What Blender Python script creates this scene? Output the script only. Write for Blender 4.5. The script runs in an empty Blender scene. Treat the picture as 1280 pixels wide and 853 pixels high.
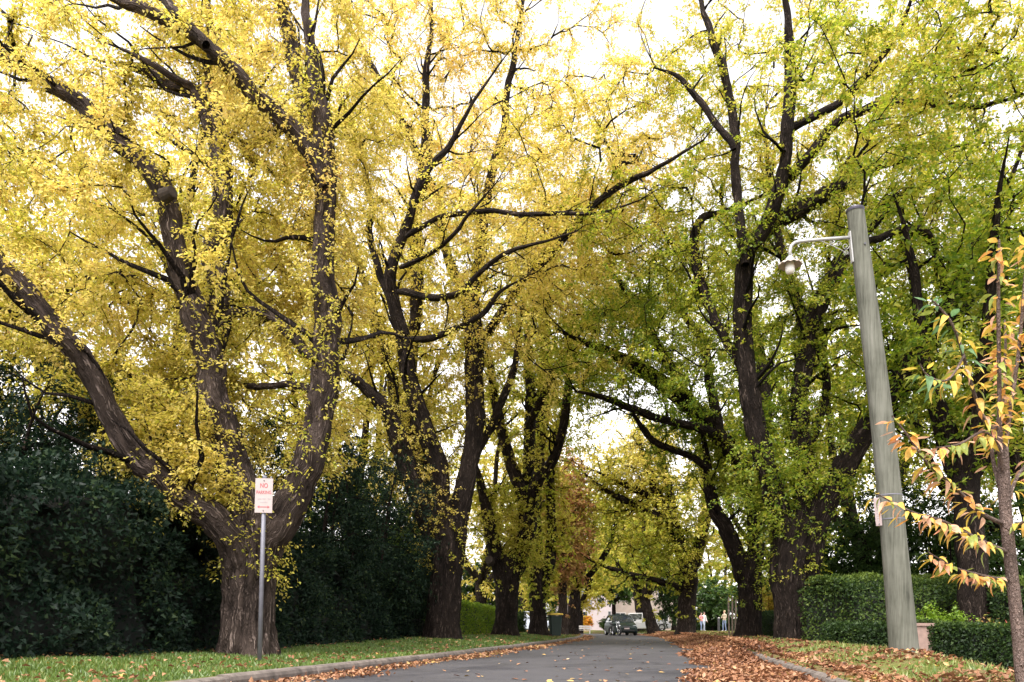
import bpy, bmesh, math, random
import numpy as np
from mathutils import Vector, Matrix

S = bpy.context.scene
COL = S.collection
R = math.radians

# ------------------------------------------------------------------ camera
CAMZ, FPX, CX, HY = 0.57, 995.0, 640.0, 785.0
cam_d = bpy.data.cameras.new('camera')
cam = bpy.data.objects.new('camera', cam_d)
COL.objects.link(cam)
cam.location = (0, 0, CAMZ)
cam.rotation_euler = (R(90), 0, 0)
cam_d.sensor_width = 36.0
cam_d.lens = FPX / 1280 * 36.0
cam_d.shift_y = (HY - 426.5) / 1280
cam_d.clip_start = 0.05
cam_d.clip_end = 3000
S.camera = cam

# ------------------------------------------------------------------ world, sun, exposure
SUN_EL, SUN_AZ = 58, 200
world = bpy.data.worlds.new('World')
S.world = world
world.use_nodes = True
nt = world.node_tree
nt.nodes.clear()
sky = nt.nodes.new('ShaderNodeTexSky')
sky.sky_type = 'NISHITA'
sky.sun_disc = False
sky.sun_elevation = R(SUN_EL)
sky.sun_rotation = R(SUN_AZ)
sky.air_density = 1.0
sky.dust_density = 2.0
sky.ozone_density = 1.0
hs = nt.nodes.new('ShaderNodeHueSaturation')
hs.inputs['Saturation'].default_value = 0.10
warm = nt.nodes.new('ShaderNodeMixRGB')
warm.blend_type = 'MULTIPLY'
warm.inputs['Fac'].default_value = 1.0
warm.inputs['Color2'].default_value = (1.0, 0.955, 0.94, 1)
bg = nt.nodes.new('ShaderNodeBackground')
bg.inputs['Strength'].default_value = 0.15
wo = nt.nodes.new('ShaderNodeOutputWorld')
nt.links.new(sky.outputs[0], hs.inputs['Color'])
nt.links.new(hs.outputs[0], warm.inputs['Color1'])
nt.links.new(warm.outputs[0], bg.inputs['Color'])
nt.links.new(bg.outputs[0], wo.inputs['Surface'])

sun_d = bpy.data.lights.new('sun', 'SUN')
sun_d.energy = 1.5
sun_d.angle = R(25)
sun_d.color = (1.0, 0.95, 0.88)
sun = bpy.data.objects.new('sun', sun_d)
COL.objects.link(sun)
sv = Vector((math.sin(R(SUN_AZ)) * math.cos(R(SUN_EL)), math.cos(R(SUN_AZ)) * math.cos(R(SUN_EL)), math.sin(R(SUN_EL))))
sun.rotation_euler = (-sv).to_track_quat('-Z', 'Y').to_euler()

S.view_settings.view_transform = 'Standard'
S.view_settings.look = 'None'
S.view_settings.exposure = 1.9
S.view_settings.gamma = 1.0
S.view_settings.use_curve_mapping = False
S.render.engine = 'CYCLES'
cy = S.cycles
cy.max_bounces = 12
cy.diffuse_bounces = 8
cy.transmission_bounces = 8
cy.glossy_bounces = 2
cy.transparent_max_bounces = 4
cy.use_denoising = True
cy.denoiser = 'OPENIMAGEDENOISE'
cy.sample_clamp_indirect = 8

# ------------------------------------------------------------------ helpers
def P(px, py, Y):
    """point seen at photo pixel (px,py) at distance Y"""
    return np.array(((px - CX) / FPX * Y, Y, CAMZ + (HY - py) / FPX * Y))

def sm(x):
    x = np.clip(x, 0, 1)
    return x * x * (3 - 2 * x)

def _hash(ix, iy, iz):
    n = (ix * 374761393 + iy * 668265263 + iz * 2147483647 + 1013904223) & 0xFFFFFFFF
    n = ((n ^ (n >> 13)) * 1274126177) & 0xFFFFFFFF
    n = ((n ^ (n >> 16)) * 2246822519) & 0xFFFFFFFF
    return ((n ^ (n >> 15)) & 0xFFFFFF) / float(0xFFFFFF)

def vnoise(p):
    p = np.asarray(p, dtype=np.float64)
    i = np.floor(p).astype(np.int64)
    f = p - i
    f = f * f * (3 - 2 * f)
    x, y, z = i[..., 0], i[..., 1], i[..., 2]
    r = 0
    for dx in (0, 1):
        wx = f[..., 0] if dx else 1 - f[..., 0]
        for dy in (0, 1):
            wy = f[..., 1] if dy else 1 - f[..., 1]
            for dz in (0, 1):
                wz = f[..., 2] if dz else 1 - f[..., 2]
                r = r + wx * wy * wz * _hash(x + dx, y + dy, z + dz)
    return r

def norm(v):
    v = np.asarray(v, float)
    return v / np.maximum(np.linalg.norm(v, axis=-1, keepdims=True), 1e-9)

def np_mesh(name, verts, faces, attrs=None, smooth=False):
    """verts (N,3); faces (M,k) array"""
    me = bpy.data.meshes.new(name)
    verts = np.asarray(verts, np.float32)
    faces = np.asarray(faces, np.int32)
    k = faces.shape[1]
    me.vertices.add(len(verts))
    me.vertices.foreach_set('co', verts.ravel())
    me.loops.add(faces.size)
    me.loops.foreach_set('vertex_index', faces.ravel())
    me.polygons.add(len(faces))
    me.polygons.foreach_set('loop_start', np.arange(0, faces.size, k, dtype=np.int32))
    me.polygons.foreach_set('loop_total', np.full(len(faces), k, np.int32))
    me.update(calc_edges=True)
    if smooth:
        me.polygons.foreach_set('use_smooth', np.ones(len(faces), bool))
    for an, (dom, typ, data) in (attrs or {}).items():
        a = me.attributes.new(an, typ, dom)
        a.data.foreach_set('vector' if typ == 'FLOAT_VECTOR' else 'value', np.asarray(data, np.float32).ravel())
    return me

def link(name, me, mat=None, parent=None, loc=None):
    o = bpy.data.objects.new(name, me)
    COL.objects.link(o)
    if me is not None and mat is not None:
        if len(me.materials) == 0:
            me.materials.append(mat)
    if parent is not None:
        o.parent = parent
    if loc is not None:
        o.location = loc
    return o

def tag(o, label=None, cat=None, group=None, kind=None):
    if label: o['label'] = label
    if cat: o['category'] = cat
    if group: o['group'] = group
    if kind: o['kind'] = kind
    return o

def empty(name, loc=(0, 0, 0), rz=0):
    o = bpy.data.objects.new(name, None)
    COL.objects.link(o)
    o.location = loc
    o.rotation_euler = (0, 0, rz)
    return o

class MB:
    """collects simple shapes, builds ONE mesh"""
    def __init__(self):
        self.bm = bmesh.new()
    def box(self, c, s, rz=0, bevel=0, rot=None):
        m = Matrix.Translation(c) @ (rot if rot is not None else Matrix.Rotation(rz, 4, 'Z')) @ Matrix.Diagonal((*s, 1))
        r = bmesh.ops.create_cube(self.bm, size=1, matrix=m)
        if bevel:
            ed = list({e for v in r['verts'] for e in v.link_edges})
            bmesh.ops.bevel(self.bm, geom=ed, offset=bevel, segments=2, affect='EDGES')
        return self
    def cyl(self, a, b, r1, r2=None, seg=16, caps=True):
        a, b = Vector(a), Vector(b)
        d = b - a
        q = d.to_track_quat('Z', 'Y').to_matrix().to_4x4()
        bmesh.ops.create_cone(self.bm, cap_ends=caps, segments=seg, radius1=r1, radius2=r1 if r2 is None else r2,
                              depth=d.length, matrix=Matrix.Translation((a + b) / 2) @ q)
        return self
    def tube(self, pts, r, seg=8):
        pts = [Vector(p) for p in pts]
        rr = r if hasattr(r, '__len__') else [r] * len(pts)
        rings = []
        for i, p in enumerate(pts):
            d = (pts[min(i + 1, len(pts) - 1)] - pts[max(i - 1, 0)]).normalized()
            u = d.cross(Vector((0.13, 0.97, 0.2))).normalized()
            w = d.cross(u)
            rings.append([self.bm.verts.new(p + (u * math.cos(2 * math.pi * k / seg) + w * math.sin(2 * math.pi * k / seg)) * rr[i]) for k in range(seg)])
        for i in range(len(rings) - 1):
            for k in range(seg):
                self.bm.faces.new((rings[i][k], rings[i][(k + 1) % seg], rings[i + 1][(k + 1) % seg], rings[i + 1][k]))
        self.bm.faces.new(rings[0][::-1])
        self.bm.faces.new(rings[-1])
        return self
    def lathe(self, prof, seg=24, c=(0, 0, 0), axis='Z'):
        rings = []
        for (r, z) in prof:
            ring = []
            for k in range(seg):
                a = 2 * math.pi * k / seg
                if axis == 'Z': v = (c[0] + r * math.cos(a), c[1] + r * math.sin(a), c[2] + z)
                else: v = (c[0] + z, c[1] + r * math.cos(a), c[2] + r * math.sin(a))
                ring.append(self.bm.verts.new(v))
            rings.append(ring)
        for i in range(len(rings) - 1):
            for k in range(seg):
                self.bm.faces.new((rings[i][k], rings[i][(k + 1) % seg], rings[i + 1][(k + 1) % seg], rings[i + 1][k]))
        return self
    def loft(self, rings, cap=True):
        vs = [[self.bm.verts.new(p) for p in r] for r in rings]
        n = len(vs[0])
        for i in range(len(vs) - 1):
            for k in range(n):
                self.bm.faces.new((vs[i][k], vs[i][(k + 1) % n], vs[i + 1][(k + 1) % n], vs[i + 1][k]))
        if cap:
            self.bm.faces.new(vs[0][::-1])
            self.bm.faces.new(vs[-1])
        return self
    def poly(self, pts):
        self.bm.faces.new([self.bm.verts.new(p) for p in pts])
        return self
    def prism(self, pts, d):
        """polygon pts extruded by vector d"""
        a = [self.bm.verts.new(p) for p in pts]
        b = [self.bm.verts.new(Vector(p) + Vector(d)) for p in pts]
        n = len(a)
        self.bm.faces.new(a[::-1]); self.bm.faces.new(b)
        for k in range(n):
            self.bm.faces.new((a[k], a[(k + 1) % n], b[(k + 1) % n], b[k]))
        return self
    def build(self, name, mat, parent=None, smooth=False, loc=None):
        bmesh.ops.recalc_face_normals(self.bm, faces=self.bm.faces)
        me = bpy.data.meshes.new(name)
        self.bm.to_mesh(me)
        self.bm.free()
        if smooth:
            for p in me.polygons: p.use_smooth = True
        return link(name, me, mat, parent, loc)

# ------------------------------------------------------------------ materials
class NT:
    def __init__(self, name):
        self.m = bpy.data.materials.new(name)
        self.m.use_nodes = True
        self.t = self.m.node_tree
        self.t.nodes.clear()
        self.out = self.t.nodes.new('ShaderNodeOutputMaterial')
    def n(self, typ, **kw):
        x = self.t.nodes.new(typ)
        for k, v in kw.items():
            if k in x.inputs: x.inputs[k].default_value = v
            else: setattr(x, k, v)
        return x
    def l(self, a, b):
        self.t.links.new(a, b)
    def ramp(self, fac, stops):
        r = self.n('ShaderNodeValToRGB')
        e = r.color_ramp.elements
        while len(e) < len(stops): e.new(0.5)
        for el, (p, c) in zip(e, stops):
            el.position = p
            el.color = (*c, 1)
        self.l(fac, r.inputs['Fac'])
        return r.outputs['Color']
    def noise(self, vec, scale, detail=4, rough=0.55, dist=0.0):
        x = self.n('ShaderNodeTexNoise')
        x.inputs['Scale'].default_value = scale
        x.inputs['Detail'].default_value = detail
        x.inputs['Roughness'].default_value = rough
        x.inputs['Distortion'].default_value = dist
        if vec is not None: self.l(vec, x.inputs['Vector'])
        return x.outputs['Fac']
    def mapping(self, vec, scale):
        x = self.n('ShaderNodeMapping')
        x.inputs['Scale'].default_value = scale
        self.l(vec, x.inputs['Vector'])
        return x.outputs['Vector']
    def bump(self, h, strength, dist):
        x = self.n('ShaderNodeBump')
        x.inputs['Strength'].default_value = strength
        x.inputs['Distance'].default_value = dist
        self.l(h, x.inputs['Height'])
        return x.outputs['Normal']
    def bsdf(self, color=None, rough=0.6, metal=0.0, normal=None, spec=None):
        b = self.n('ShaderNodeBsdfPrincipled')
        b.inputs['Roughness'].default_value = rough
        b.inputs['Metallic'].default_value = metal
        if spec is not None: b.inputs['Specular IOR Level'].default_value = spec
        if color is not None:
            if isinstance(color, tuple): b.inputs['Base Color'].default_value = (*color, 1)
            else: self.l(color, b.inputs['Base Color'])
        if normal is not None: self.l(normal, b.inputs['Normal'])
        self.l(b.outputs[0], self.out.inputs['Surface'])
        return b

def leaf_mat(name, stops, trans=0.58, gloss=0.02, rough=0.5):
    t = NT(name)
    a = t.n('ShaderNodeAttribute', attribute_name='tint')
    c = t.ramp(a.outputs['Fac'], stops)
    d = t.n('ShaderNodeBsdfDiffuse')
    tr = t.n('ShaderNodeBsdfTranslucent')
    t.l(c, d.inputs['Color'])
    hsv = t.n('ShaderNodeHueSaturation')
    hsv.inputs['Saturation'].default_value = 1.05
    hsv.inputs['Value'].default_value = 1.15
    t.l(c, hsv.inputs['Color'])
    t.l(hsv.outputs[0], tr.inputs['Color'])
    mx = t.n('ShaderNodeMixShader')
    mx.inputs[0].default_value = trans
    t.l(d.outputs[0], mx.inputs[1]); t.l(tr.outputs[0], mx.inputs[2])
    g = t.n('ShaderNodeBsdfGlossy')
    g.inputs['Roughness'].default_value = rough
    g.inputs['Color'].default_value = (1, 1, 1, 1)
    m2 = t.n('ShaderNodeMixShader')
    m2.inputs[0].default_value = gloss
    t.l(mx.outputs[0], m2.inputs[1]); t.l(g.outputs[0], m2.inputs[2])
    t.l(m2.outputs[0], t.out.inputs['Surface'])
    return t.m

def bark_mat(name, dark, mid, light, vs=0.13):
    t = NT(name)
    a = t.n('ShaderNodeAttribute', attribute_name='barkco')
    wob = t.n('ShaderNodeTexNoise'); wob.inputs['Scale'].default_value = 5.0
    t.l(a.outputs['Vector'], wob.inputs['Vector'])
    off = t.n('ShaderNodeVectorMath', operation='MULTIPLY_ADD')
    t.l(wob.outputs['Color'], off.inputs[0]); off.inputs[1].default_value = (.09, .09, .2); t.l(a.outputs['Vector'], off.inputs[2])
    v = t.mapping(off.outputs[0], (1, 1, vs))
    def crack(scale, det):
        n = t.noise(v, scale, det, 0.55)
        s1 = t.n('ShaderNodeMath', operation='SUBTRACT'); t.l(n, s1.inputs[0]); s1.inputs[1].default_value = .5
        s2 = t.n('ShaderNodeMath', operation='ABSOLUTE'); t.l(s1.outputs[0], s2.inputs[0])
        s3 = t.n('ShaderNodeMath', operation='MULTIPLY', use_clamp=True); t.l(s2.outputs[0], s3.inputs[0]); s3.inputs[1].default_value = 6.5
        return s3.outputs[0]
    c1, c2 = crack(13, 2), crack(27, 3)
    mn = t.n('ShaderNodeMath', operation='MULTIPLY'); t.l(c1, mn.inputs[0]); t.l(c2, mn.inputs[1])
    w = t.n('ShaderNodeAttribute', attribute_name='ridge')
    n2 = t.noise(a.outputs['Vector'], 2.5, 4)
    n3 = t.noise(a.outputs['Vector'], 60, 3)
    h = t.n('ShaderNodeMath', operation='MULTIPLY_ADD'); t.l(w.outputs['Fac'], h.inputs[0]); h.inputs[1].default_value = .6; t.l(mn.outputs[0], h.inputs[2])
    h2 = t.n('ShaderNodeMath', operation='MULTIPLY_ADD'); t.l(n2, h2.inputs[0]); h2.inputs[1].default_value = .5; t.l(h.outputs[0], h2.inputs[2])
    h3 = t.n('ShaderNodeMath', operation='MULTIPLY_ADD'); t.l(n3, h3.inputs[0]); h3.inputs[1].default_value = .3; t.l(h2.outputs[0], h3.inputs[2])
    dv = t.n('ShaderNodeMath', operation='MULTIPLY'); t.l(h3.outputs[0], dv.inputs[0]); dv.inputs[1].default_value = 1 / 2.0
    c = t.ramp(dv.outputs[0], [(0.28, dark), (0.55, mid), (0.80, light)])
    nb = t.bump(mn.outputs[0], 1.0, 0.05)
    t.bsdf(c, 0.92, normal=nb, spec=0.12)
    return t.m

def plain(name, col, rough=0.6, metal=0.0, var=0.12, scale=6, spec=None, bump=0.0):
    t = NT(name)
    tc = t.n('ShaderNodeTexCoord')
    n = t.noise(tc.outputs['Object'], scale, 5, 0.6)
    lo = tuple(max(0, c * (1 - var)) for c in col)
    hi = tuple(min(1, c * (1 + var)) for c in col)
    c = t.ramp(n, [(0.3, lo), (0.7, hi)])
    t.bsdf(c, rough, metal, t.bump(n, bump, 0.01) if bump else None, spec)
    return t.m

Y_STOPS = [(0.0, (0.11, 0.19, 0.022)), (0.22, (0.29, 0.35, 0.036)), (0.45, (0.50, 0.45, 0.075)), (0.68, (0.68, 0.555, 0.155)),
           (0.88, (0.69, 0.52, 0.17)), (1.0, (0.60, 0.35, 0.13))]
M = {}
M['leaf_elm'] = leaf_mat('leaf_elm', Y_STOPS)
M['leaf_green'] = leaf_mat('leaf_green', [(0, (0.02, 0.045, 0.012)), (0.5, (0.05, 0.10, 0.02)), (1, (0.13, 0.18, 0.03))], 0.4)
M['leaf_dark'] = leaf_mat('leaf_dark', [(0, (0.006, 0.015, 0.010)), (0.6, (0.015, 0.032, 0.018)), (0.93, (0.04, 0.065, 0.022)), (1, (0.06, 0.085, 0.03))], 0.25, 0.010, 0.5)
M['leaf_hedge'] = leaf_mat('leaf_hedge', [(0, (0.011, 0.024, 0.010)), (0.5, (0.032, 0.062, 0.014)), (1, (0.12, 0.17, 0.03))], 0.3, 0.012)
M['leaf_lime'] = leaf_mat('leaf_lime', [(0, (0.08, 0.15, 0.015)), (0.5, (0.16, 0.26, 0.02)), (1, (0.30, 0.36, 0.04))], 0.4)
M['leaf_pink'] = leaf_mat('leaf_pink', [(0, (0.22, 0.22, 0.04)), (0.4, (0.42, 0.27, 0.10)), (0.75, (0.48, 0.24, 0.13)), (1, (0.45, 0.10, 0.08))], 0.5)
M['leaf_orange'] = leaf_mat('leaf_orange', [(0, (0.40, 0.30, 0.03)), (0.5, (0.60, 0.27, 0.03)), (1, (0.50, 0.12, 0.03))], 0.5)
M['litter'] = leaf_mat('litter', [(0, (0.06, 0.027, 0.016)), (0.3, (0.16, 0.068, 0.036)), (0.6, (0.29, 0.14, 0.07)), (0.85, (0.42, 0.25, 0.15)), (1, (0.46, 0.32, 0.09))], 0.15, 0.02)
M['grass'] = leaf_mat('grass', [(0, (0.06, 0.11, 0.018)), (0.6, (0.12, 0.20, 0.03)), (1, (0.30, 0.29, 0.09))], 0.35, 0.04)
M['bark_grey'] = bark_mat('bark_grey', (0.010, 0.007, 0.006), (0.062, 0.046, 0.039), (0.20, 0.155, 0.135))
M['bark_dark'] = bark_mat('bark_dark', (0.0045, 0.0032, 0.0026), (0.021, 0.0150, 0.0125), (0.080, 0.060, 0.050))
M['bark_pale'] = bark_mat('bark_pale', (0.02, 0.015, 0.013), (0.06, 0.045, 0.04), (0.13, 0.10, 0.088))
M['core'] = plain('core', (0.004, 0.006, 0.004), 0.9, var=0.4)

# ------------------------------------------------------------------ road line and terrain
_Yk = np.array([-30, 0, 8, 20, 30, 40, 50, 58, 66, 76, 88, 102, 130, 700.])
_Xk = np.array([-7.4, -1.36, .27, 2.7, 4.5, 6.1, 7.3, 7.7, 7.4, 5.9, 2.2, -4.5, -22, -420.])
def xc(Y):
    Y = np.asarray(Y, float)
    # smoothed piecewise-linear
    r = 0
    for d, w in ((-3, .2), (-1.5, .2), (0, .2), (1.5, .2), (3, .2)):
        r = r + w * np.interp(Y + d, _Yk, _Xk)
    return r
HW = 2.75
def gz_t(t, Y):
    t = np.asarray(t, float); Y = np.asarray(Y, float)
    sl = -t - HW - .15
    zl = .12 + .06 * sm((sl - .7) / 1.7) + .10 * sm((Y - 13) / 12) * sm(sl / 1.6)
    sr = t - HW - .15
    near = 1 - sm((Y - 22) / 10)
    zr = .12 + .18 * np.exp(-((sr - .95) / .75) ** 2) * (0.4 + .6 * near) * (.35 + .65 * sm((Y - 5) / 4)) - .36 * sm((sr - 1.0) / 1.9) * near + .16 * sm((Y - 26) / 16) * sm(sr / 1.5)
    z = np.where(t < 0, zl, zr)
    wob = (vnoise(np.stack([t * .9, Y * .9, t * 0], -1)) - .5) * .05
    return np.where(np.abs(t) < HW + .02, -.08, z + wob * sm((np.abs(t) - HW - .15) / .6))
def gz(x, Y):
    return gz_t(np.asarray(x) - xc(Y), Y)
def road_z(t):
    return .035 * (1 - (np.asarray(t) / HW) ** 2)

def grid_mesh(name, tt, yy, zf, xf=None):
    T, YY = np.meshgrid(tt, yy)
    X = xc(YY) + T
    Z = zf(T, YY)
    v = np.stack([X, YY, Z], -1).reshape(-1, 3)
    n, m = len(tt), len(yy)
    i = np.arange(m - 1)[:, None] * n + np.arange(n - 1)[None]
    f = np.stack([i, i + 1, i + n + 1, i + n], -1).reshape(-1, 4)
    return np_mesh(name, v, f, smooth=True)

tt = np.concatenate([[-900, -300, -120, -60, -35, -22, -15, -11, -9], np.arange(-8, -2.95, .2), [-2.92, -2.86, -2.76, -1.3, 0, 1.3, 2.76, 2.86, 2.92], np.arange(3.05, 9.1, .2), [10, 12, 16, 24, 36, 60, 120, 300, 900]])
yy = np.concatenate([[-60, -30, -15, -6], np.arange(0, 30, .3), np.arange(30, 70, 1.), np.arange(70, 140, 4.), [150, 200, 300, 500, 900]])
t = NT('verge_soil')
g = t.n('ShaderNodeNewGeometry')
n1 = t.noise(g.outputs['Position'], 1.3, 5, 0.6)
n2 = t.noise(g.outputs['Position'], 22, 4, 0.7)
mxm = t.n('ShaderNodeMath', operation='MULTIPLY_ADD'); t.l(n2, mxm.inputs[0]); mxm.inputs[1].default_value = .6; t.l(n1, mxm.inputs[2])
c = t.ramp(mxm.outputs[0], [(0.55, (0.07, 0.10, 0.022)), (0.75, (0.12, 0.13, 0.035)), (0.92, (0.16, 0.11, 0.06)), (1.0, (0.20, 0.11, 0.07))])
t.bsdf(c, 0.95, normal=t.bump(n2, .8, .03), spec=.1)
M['soil'] = t.m
ground = link('ground', grid_mesh('ground', tt, yy, gz_t), M['soil'])
tag(ground, 'grassy verge ground on both sides of the road', 'ground', kind='structure')

t = NT('asphalt')
g = t.n('ShaderNodeNewGeometry')
n1 = t.noise(g.outputs['Position'], .8, 4, 0.6)
n2 = t.noise(g.outputs['Position'], 90, 2, 0.7)
n3 = t.noise(g.outputs['Position'], 9, 4, 0.7)
m1 = t.n('ShaderNodeMath', operation='MULTIPLY_ADD'); t.l(n2, m1.inputs[0]); m1.inputs[1].default_value = .8; t.l(n1, m1.inputs[2])
m2_ = t.n('ShaderNodeMath', operation='MULTIPLY_ADD'); t.l(n3, m2_.inputs[0]); m2_.inputs[1].default_value = .3; t.l(m1.outputs[0], m2_.inputs[2])
c = t.ramp(m2_.outputs[0], [(0.6, (0.019, 0.019, 0.023)), (0.95, (0.036, 0.035, 0.042)), (1.0, (0.06, 0.058, 0.064))])
vo = t.n('ShaderNodeTexVoronoi', feature='DISTANCE_TO_EDGE'); vo.inputs['Scale'].default_value = .42
wv = t.n('ShaderNodeTexNoise'); wv.inputs['Scale'].default_value = 1.1; wv.inputs['Detail'].default_value = 6; t.l(g.outputs['Position'], wv.inputs['Vector'])
wa = t.n('ShaderNodeVectorMath', operation='MULTIPLY_ADD'); t.l(wv.outputs['Color'], wa.inputs[0]); wa.inputs[1].default_value = (1.6, 1.6, 0); t.l(g.outputs['Position'], wa.inputs[2])
t.l(wa.outputs[0], vo.inputs['Vector'])
ck = t.ramp(vo.outputs['Distance'], [(0.0, (.45, .45, .45)), (0.006, (.7, .7, .7)), (0.012, (1, 1, 1))])
st_ = t.ramp(t.noise(g.outputs['Position'], .35, 5, .65, .6), [(.38, (.74, .74, .74)), (.5, (1, 1, 1)), (.62, (1.0, 1.0, 1.0)), (.7, (.86, .85, .84))])
mu = t.n('ShaderNodeMixRGB', blend_type='MULTIPLY'); mu.inputs['Fac'].default_value = 1; t.l(c, mu.inputs['Color1']); t.l(ck, mu.inputs['Color2'])
mu2 = t.n('ShaderNodeMixRGB', blend_type='MULTIPLY'); mu2.inputs['Fac'].default_value = 1; t.l(mu.outputs[0], mu2.inputs['Color1']); t.l(st_, mu2.inputs['Color2'])
t.bsdf(mu2.outputs[0], 0.75, normal=t.bump(n2, .5, .006), spec=.35)
M['asphalt'] = t.m
ry = np.concatenate([[-30, -10], np.arange(0, 110, 1.0)])
road = link('road', grid_mesh('road', np.linspace(-HW - .01, HW + .01, 25), ry, lambda T, Y: road_z(T)), M['asphalt'])
tag(road, 'grey asphalt road curving away between the elms', 'road', kind='structure')

# kerbs: concrete segments
M['kerb'] = plain('kerb_concrete', (0.13, 0.108, 0.095), 0.9, var=.5, scale=7, bump=.6)
def kerb(side, label, y0, y1, step):
    e = empty('kerb', (0, 0, 0))
    tag(e, label, 'kerb', kind='structure')
    prof = [(0, -.12), (0, .07), (.015, .105), (.04, .122), (.13, .128), (.15, .118), (.15, -.12)]
    y = y0
    k = 0
    rnd = random.Random(5 + side)
    while y < y1:
        rings = []
        ys = np.linspace(y + .012, y + step - .012, 5)
        dz = rnd.uniform(-.008, .008); dx = rnd.uniform(-.01, .01)
        for yv in ys:
            x0 = float(xc(yv)) + side * (HW + dx)
            rings.append([(x0 + side * a, yv, b + dz) for a, b in prof])
        MB().loft(rings).build('kerb_stone', M['kerb'], e)
        y += step
    return e
kerb(-1, 'low concrete kerb along the grassy verge with the parking sign', 2.0, 70, 1.8)
kerb(1, 'worn concrete kerb half buried in brown leaves below the lamp pole', 2.0, 70, 1.8)

# ------------------------------------------------------------------ leaves
def leaf_geo(pos, d, n, ln, wd, fold=.25, droop=.0):
    """kite shaped leaves, folded on the midrib -> verts, quads"""
    d = norm(d)
    s = norm(np.cross(n, d))
    n = np.cross(d, s)
    ln = ln[:, None]; wd = wd[:, None]
    mid = pos + d * ln * .45
    b = pos
    tip = pos + d * ln - n * ln * droop
    rgt = mid + s * wd * .5 + n * wd * fold
    lft = mid - s * wd * .5 + n * wd * fold
    v = np.stack([b, rgt, tip, lft], 1).reshape(-1, 3)
    f = np.arange(len(pos) * 4).reshape(-1, 4)
    return v, f

def leaf_tri(pos, d, n, ln, wd):
    """smaller or further leaves: one tapering blade each"""
    d = norm(d)
    s = norm(np.cross(n, d))
    ln = ln[:, None]; wd = wd[:, None]
    return np.stack([pos + d * ln * .12 + s * wd * .6, pos + d * ln * 1.02, pos + d * ln * .12 - s * wd * .6], 1).reshape(-1, 3)

def leaf_mesh(name, parts, tri=False):
    """parts: list of (pos,d,n,ln,wd,tint)"""
    vs, ts = [], []
    if tri:
        v = np.concatenate([leaf_tri(*q[:5]) for q in parts if len(q[0])])
        tn = np.clip(np.concatenate([q[5] for q in parts if len(q[0])]), 0, 1)
        return np_mesh(name, v, np.arange(len(v)).reshape(-1, 3), {'tint': ('FACE', 'FLOAT', tn)})
    for (pos, d, n, ln, wd, tint) in parts:
        if len(pos) == 0: continue
        v, f = leaf_geo(pos, d, n, ln, wd)
        vs.append(v); ts.append(tint)
    v = np.concatenate(vs); tn = np.clip(np.concatenate(ts), 0, 1)
    f = np.arange(len(v)).reshape(-1, 4)
    return np_mesh(name, v, f, {'tint': ('FACE', 'FLOAT', tn)})

def rand_dirs(rng, n):
    return norm(rng.normal(size=(n, 3)))

# ------------------------------------------------------------------ limbs
def catmull(pts, step):
    pts = np.asarray(pts, float)
    out = []
    n = len(pts)
    for i in range(n - 1):
        p0, p1, p2, p3 = pts[max(i - 1, 0)], pts[i], pts[i + 1], pts[min(i + 2, n - 1)]
        L = np.linalg.norm(p2[:3] - p1[:3])
        k = max(1, int(math.ceil(L / step)))
        for j in range(k):
            u = j / k
            out.append(.5 * ((2 * p1) + (-p0 + p2) * u + (2 * p0 - 5 * p1 + 4 * p2 - p3) * u * u + (-p0 + 3 * p1 - 3 * p2 + p3) * u ** 3))
    out.append(pts[-1])
    return np.array(out)

def frames(path):
    d = np.gradient(path, axis=0)
    d = norm(d)
    u = np.zeros_like(d)
    ref = np.array((1., 0, 0)) if abs(d[0][0]) < .8 else np.array((0, 1., 0))
    x = ref - d[0] * ref.dot(d[0]); x /= np.linalg.norm(x)
    u[0] = x
    for i in range(1, len(d)):
        x = x - d[i] * x.dot(d[i])
        x /= max(np.linalg.norm(x), 1e-9)
        u[i] = x
    return d, u, np.cross(d, u)

def limb_geo(path, rad, sides, amp=1.0, flare=0.0, seed=0, s0=0.0):
    """tube with furrowed bark; returns verts, quads, barkco, ridge"""
    n = len(path)
    d, u, w = frames(path)
    seg = np.linalg.norm(np.diff(path, axis=0), axis=1)
    s = np.concatenate([[0], np.cumsum(seg)])
    th = np.linspace(0, 2 * np.pi, sides, endpoint=False)
    TH, SS = np.meshgrid(th, s)
    RR = rad[:, None] * np.ones_like(TH)
    bc = np.stack([RR * np.cos(TH), RR * np.sin(TH), SS + s0], -1)
    off = seed * 7.31
    wz = vnoise(np.stack([bc[..., 0] * 3 + off, bc[..., 1] * 3, bc[..., 2] * 1.5], -1)) - .5
    q = np.stack([bc[..., 0] * 15 + off + wz * 2.0, bc[..., 1] * 15 + wz * 2.0, bc[..., 2] * 2.6], -1)
    r1 = 1 - np.abs(2 * vnoise(q) - 1)
    r2 = 1 - np.abs(2 * vnoise(q * 1.9 + 11) - 1)
    ridge = r1 ** 1.5 * .62 + r2 * .38
    lump = vnoise(np.stack([bc[..., 0] * 2.2 + off, bc[..., 1] * 2.2, bc[..., 2] * 1.6 + 3], -1)) - .5
    A = np.clip(RR * .30, 0, .095) * amp
    rr = RR + A * (ridge - .55) + RR * .22 * lump
    if flare:
        rr = rr * (1 + flare * np.exp(-SS / .28) * (1 + .55 * np.cos(5 * TH + seed) + .35 * np.cos(3 * TH + 2 * seed)))
    v = path[:, None, :] + rr[..., None] * (np.cos(TH)[..., None] * u[:, None, :] + np.sin(TH)[..., None] * w[:, None, :])
    i = np.arange(n - 1)[:, None] * sides + np.arange(sides)[None]
    j = np.arange(n - 1)[:, None] * sides + (np.arange(sides)[None] + 1) % sides
    f = np.stack([i, j, j + sides, i + sides], -1).reshape(-1, 4)
    return v.reshape(-1, 3), f, bc.reshape(-1, 3), np.clip(ridge.reshape(-1), 0, 1)

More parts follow.
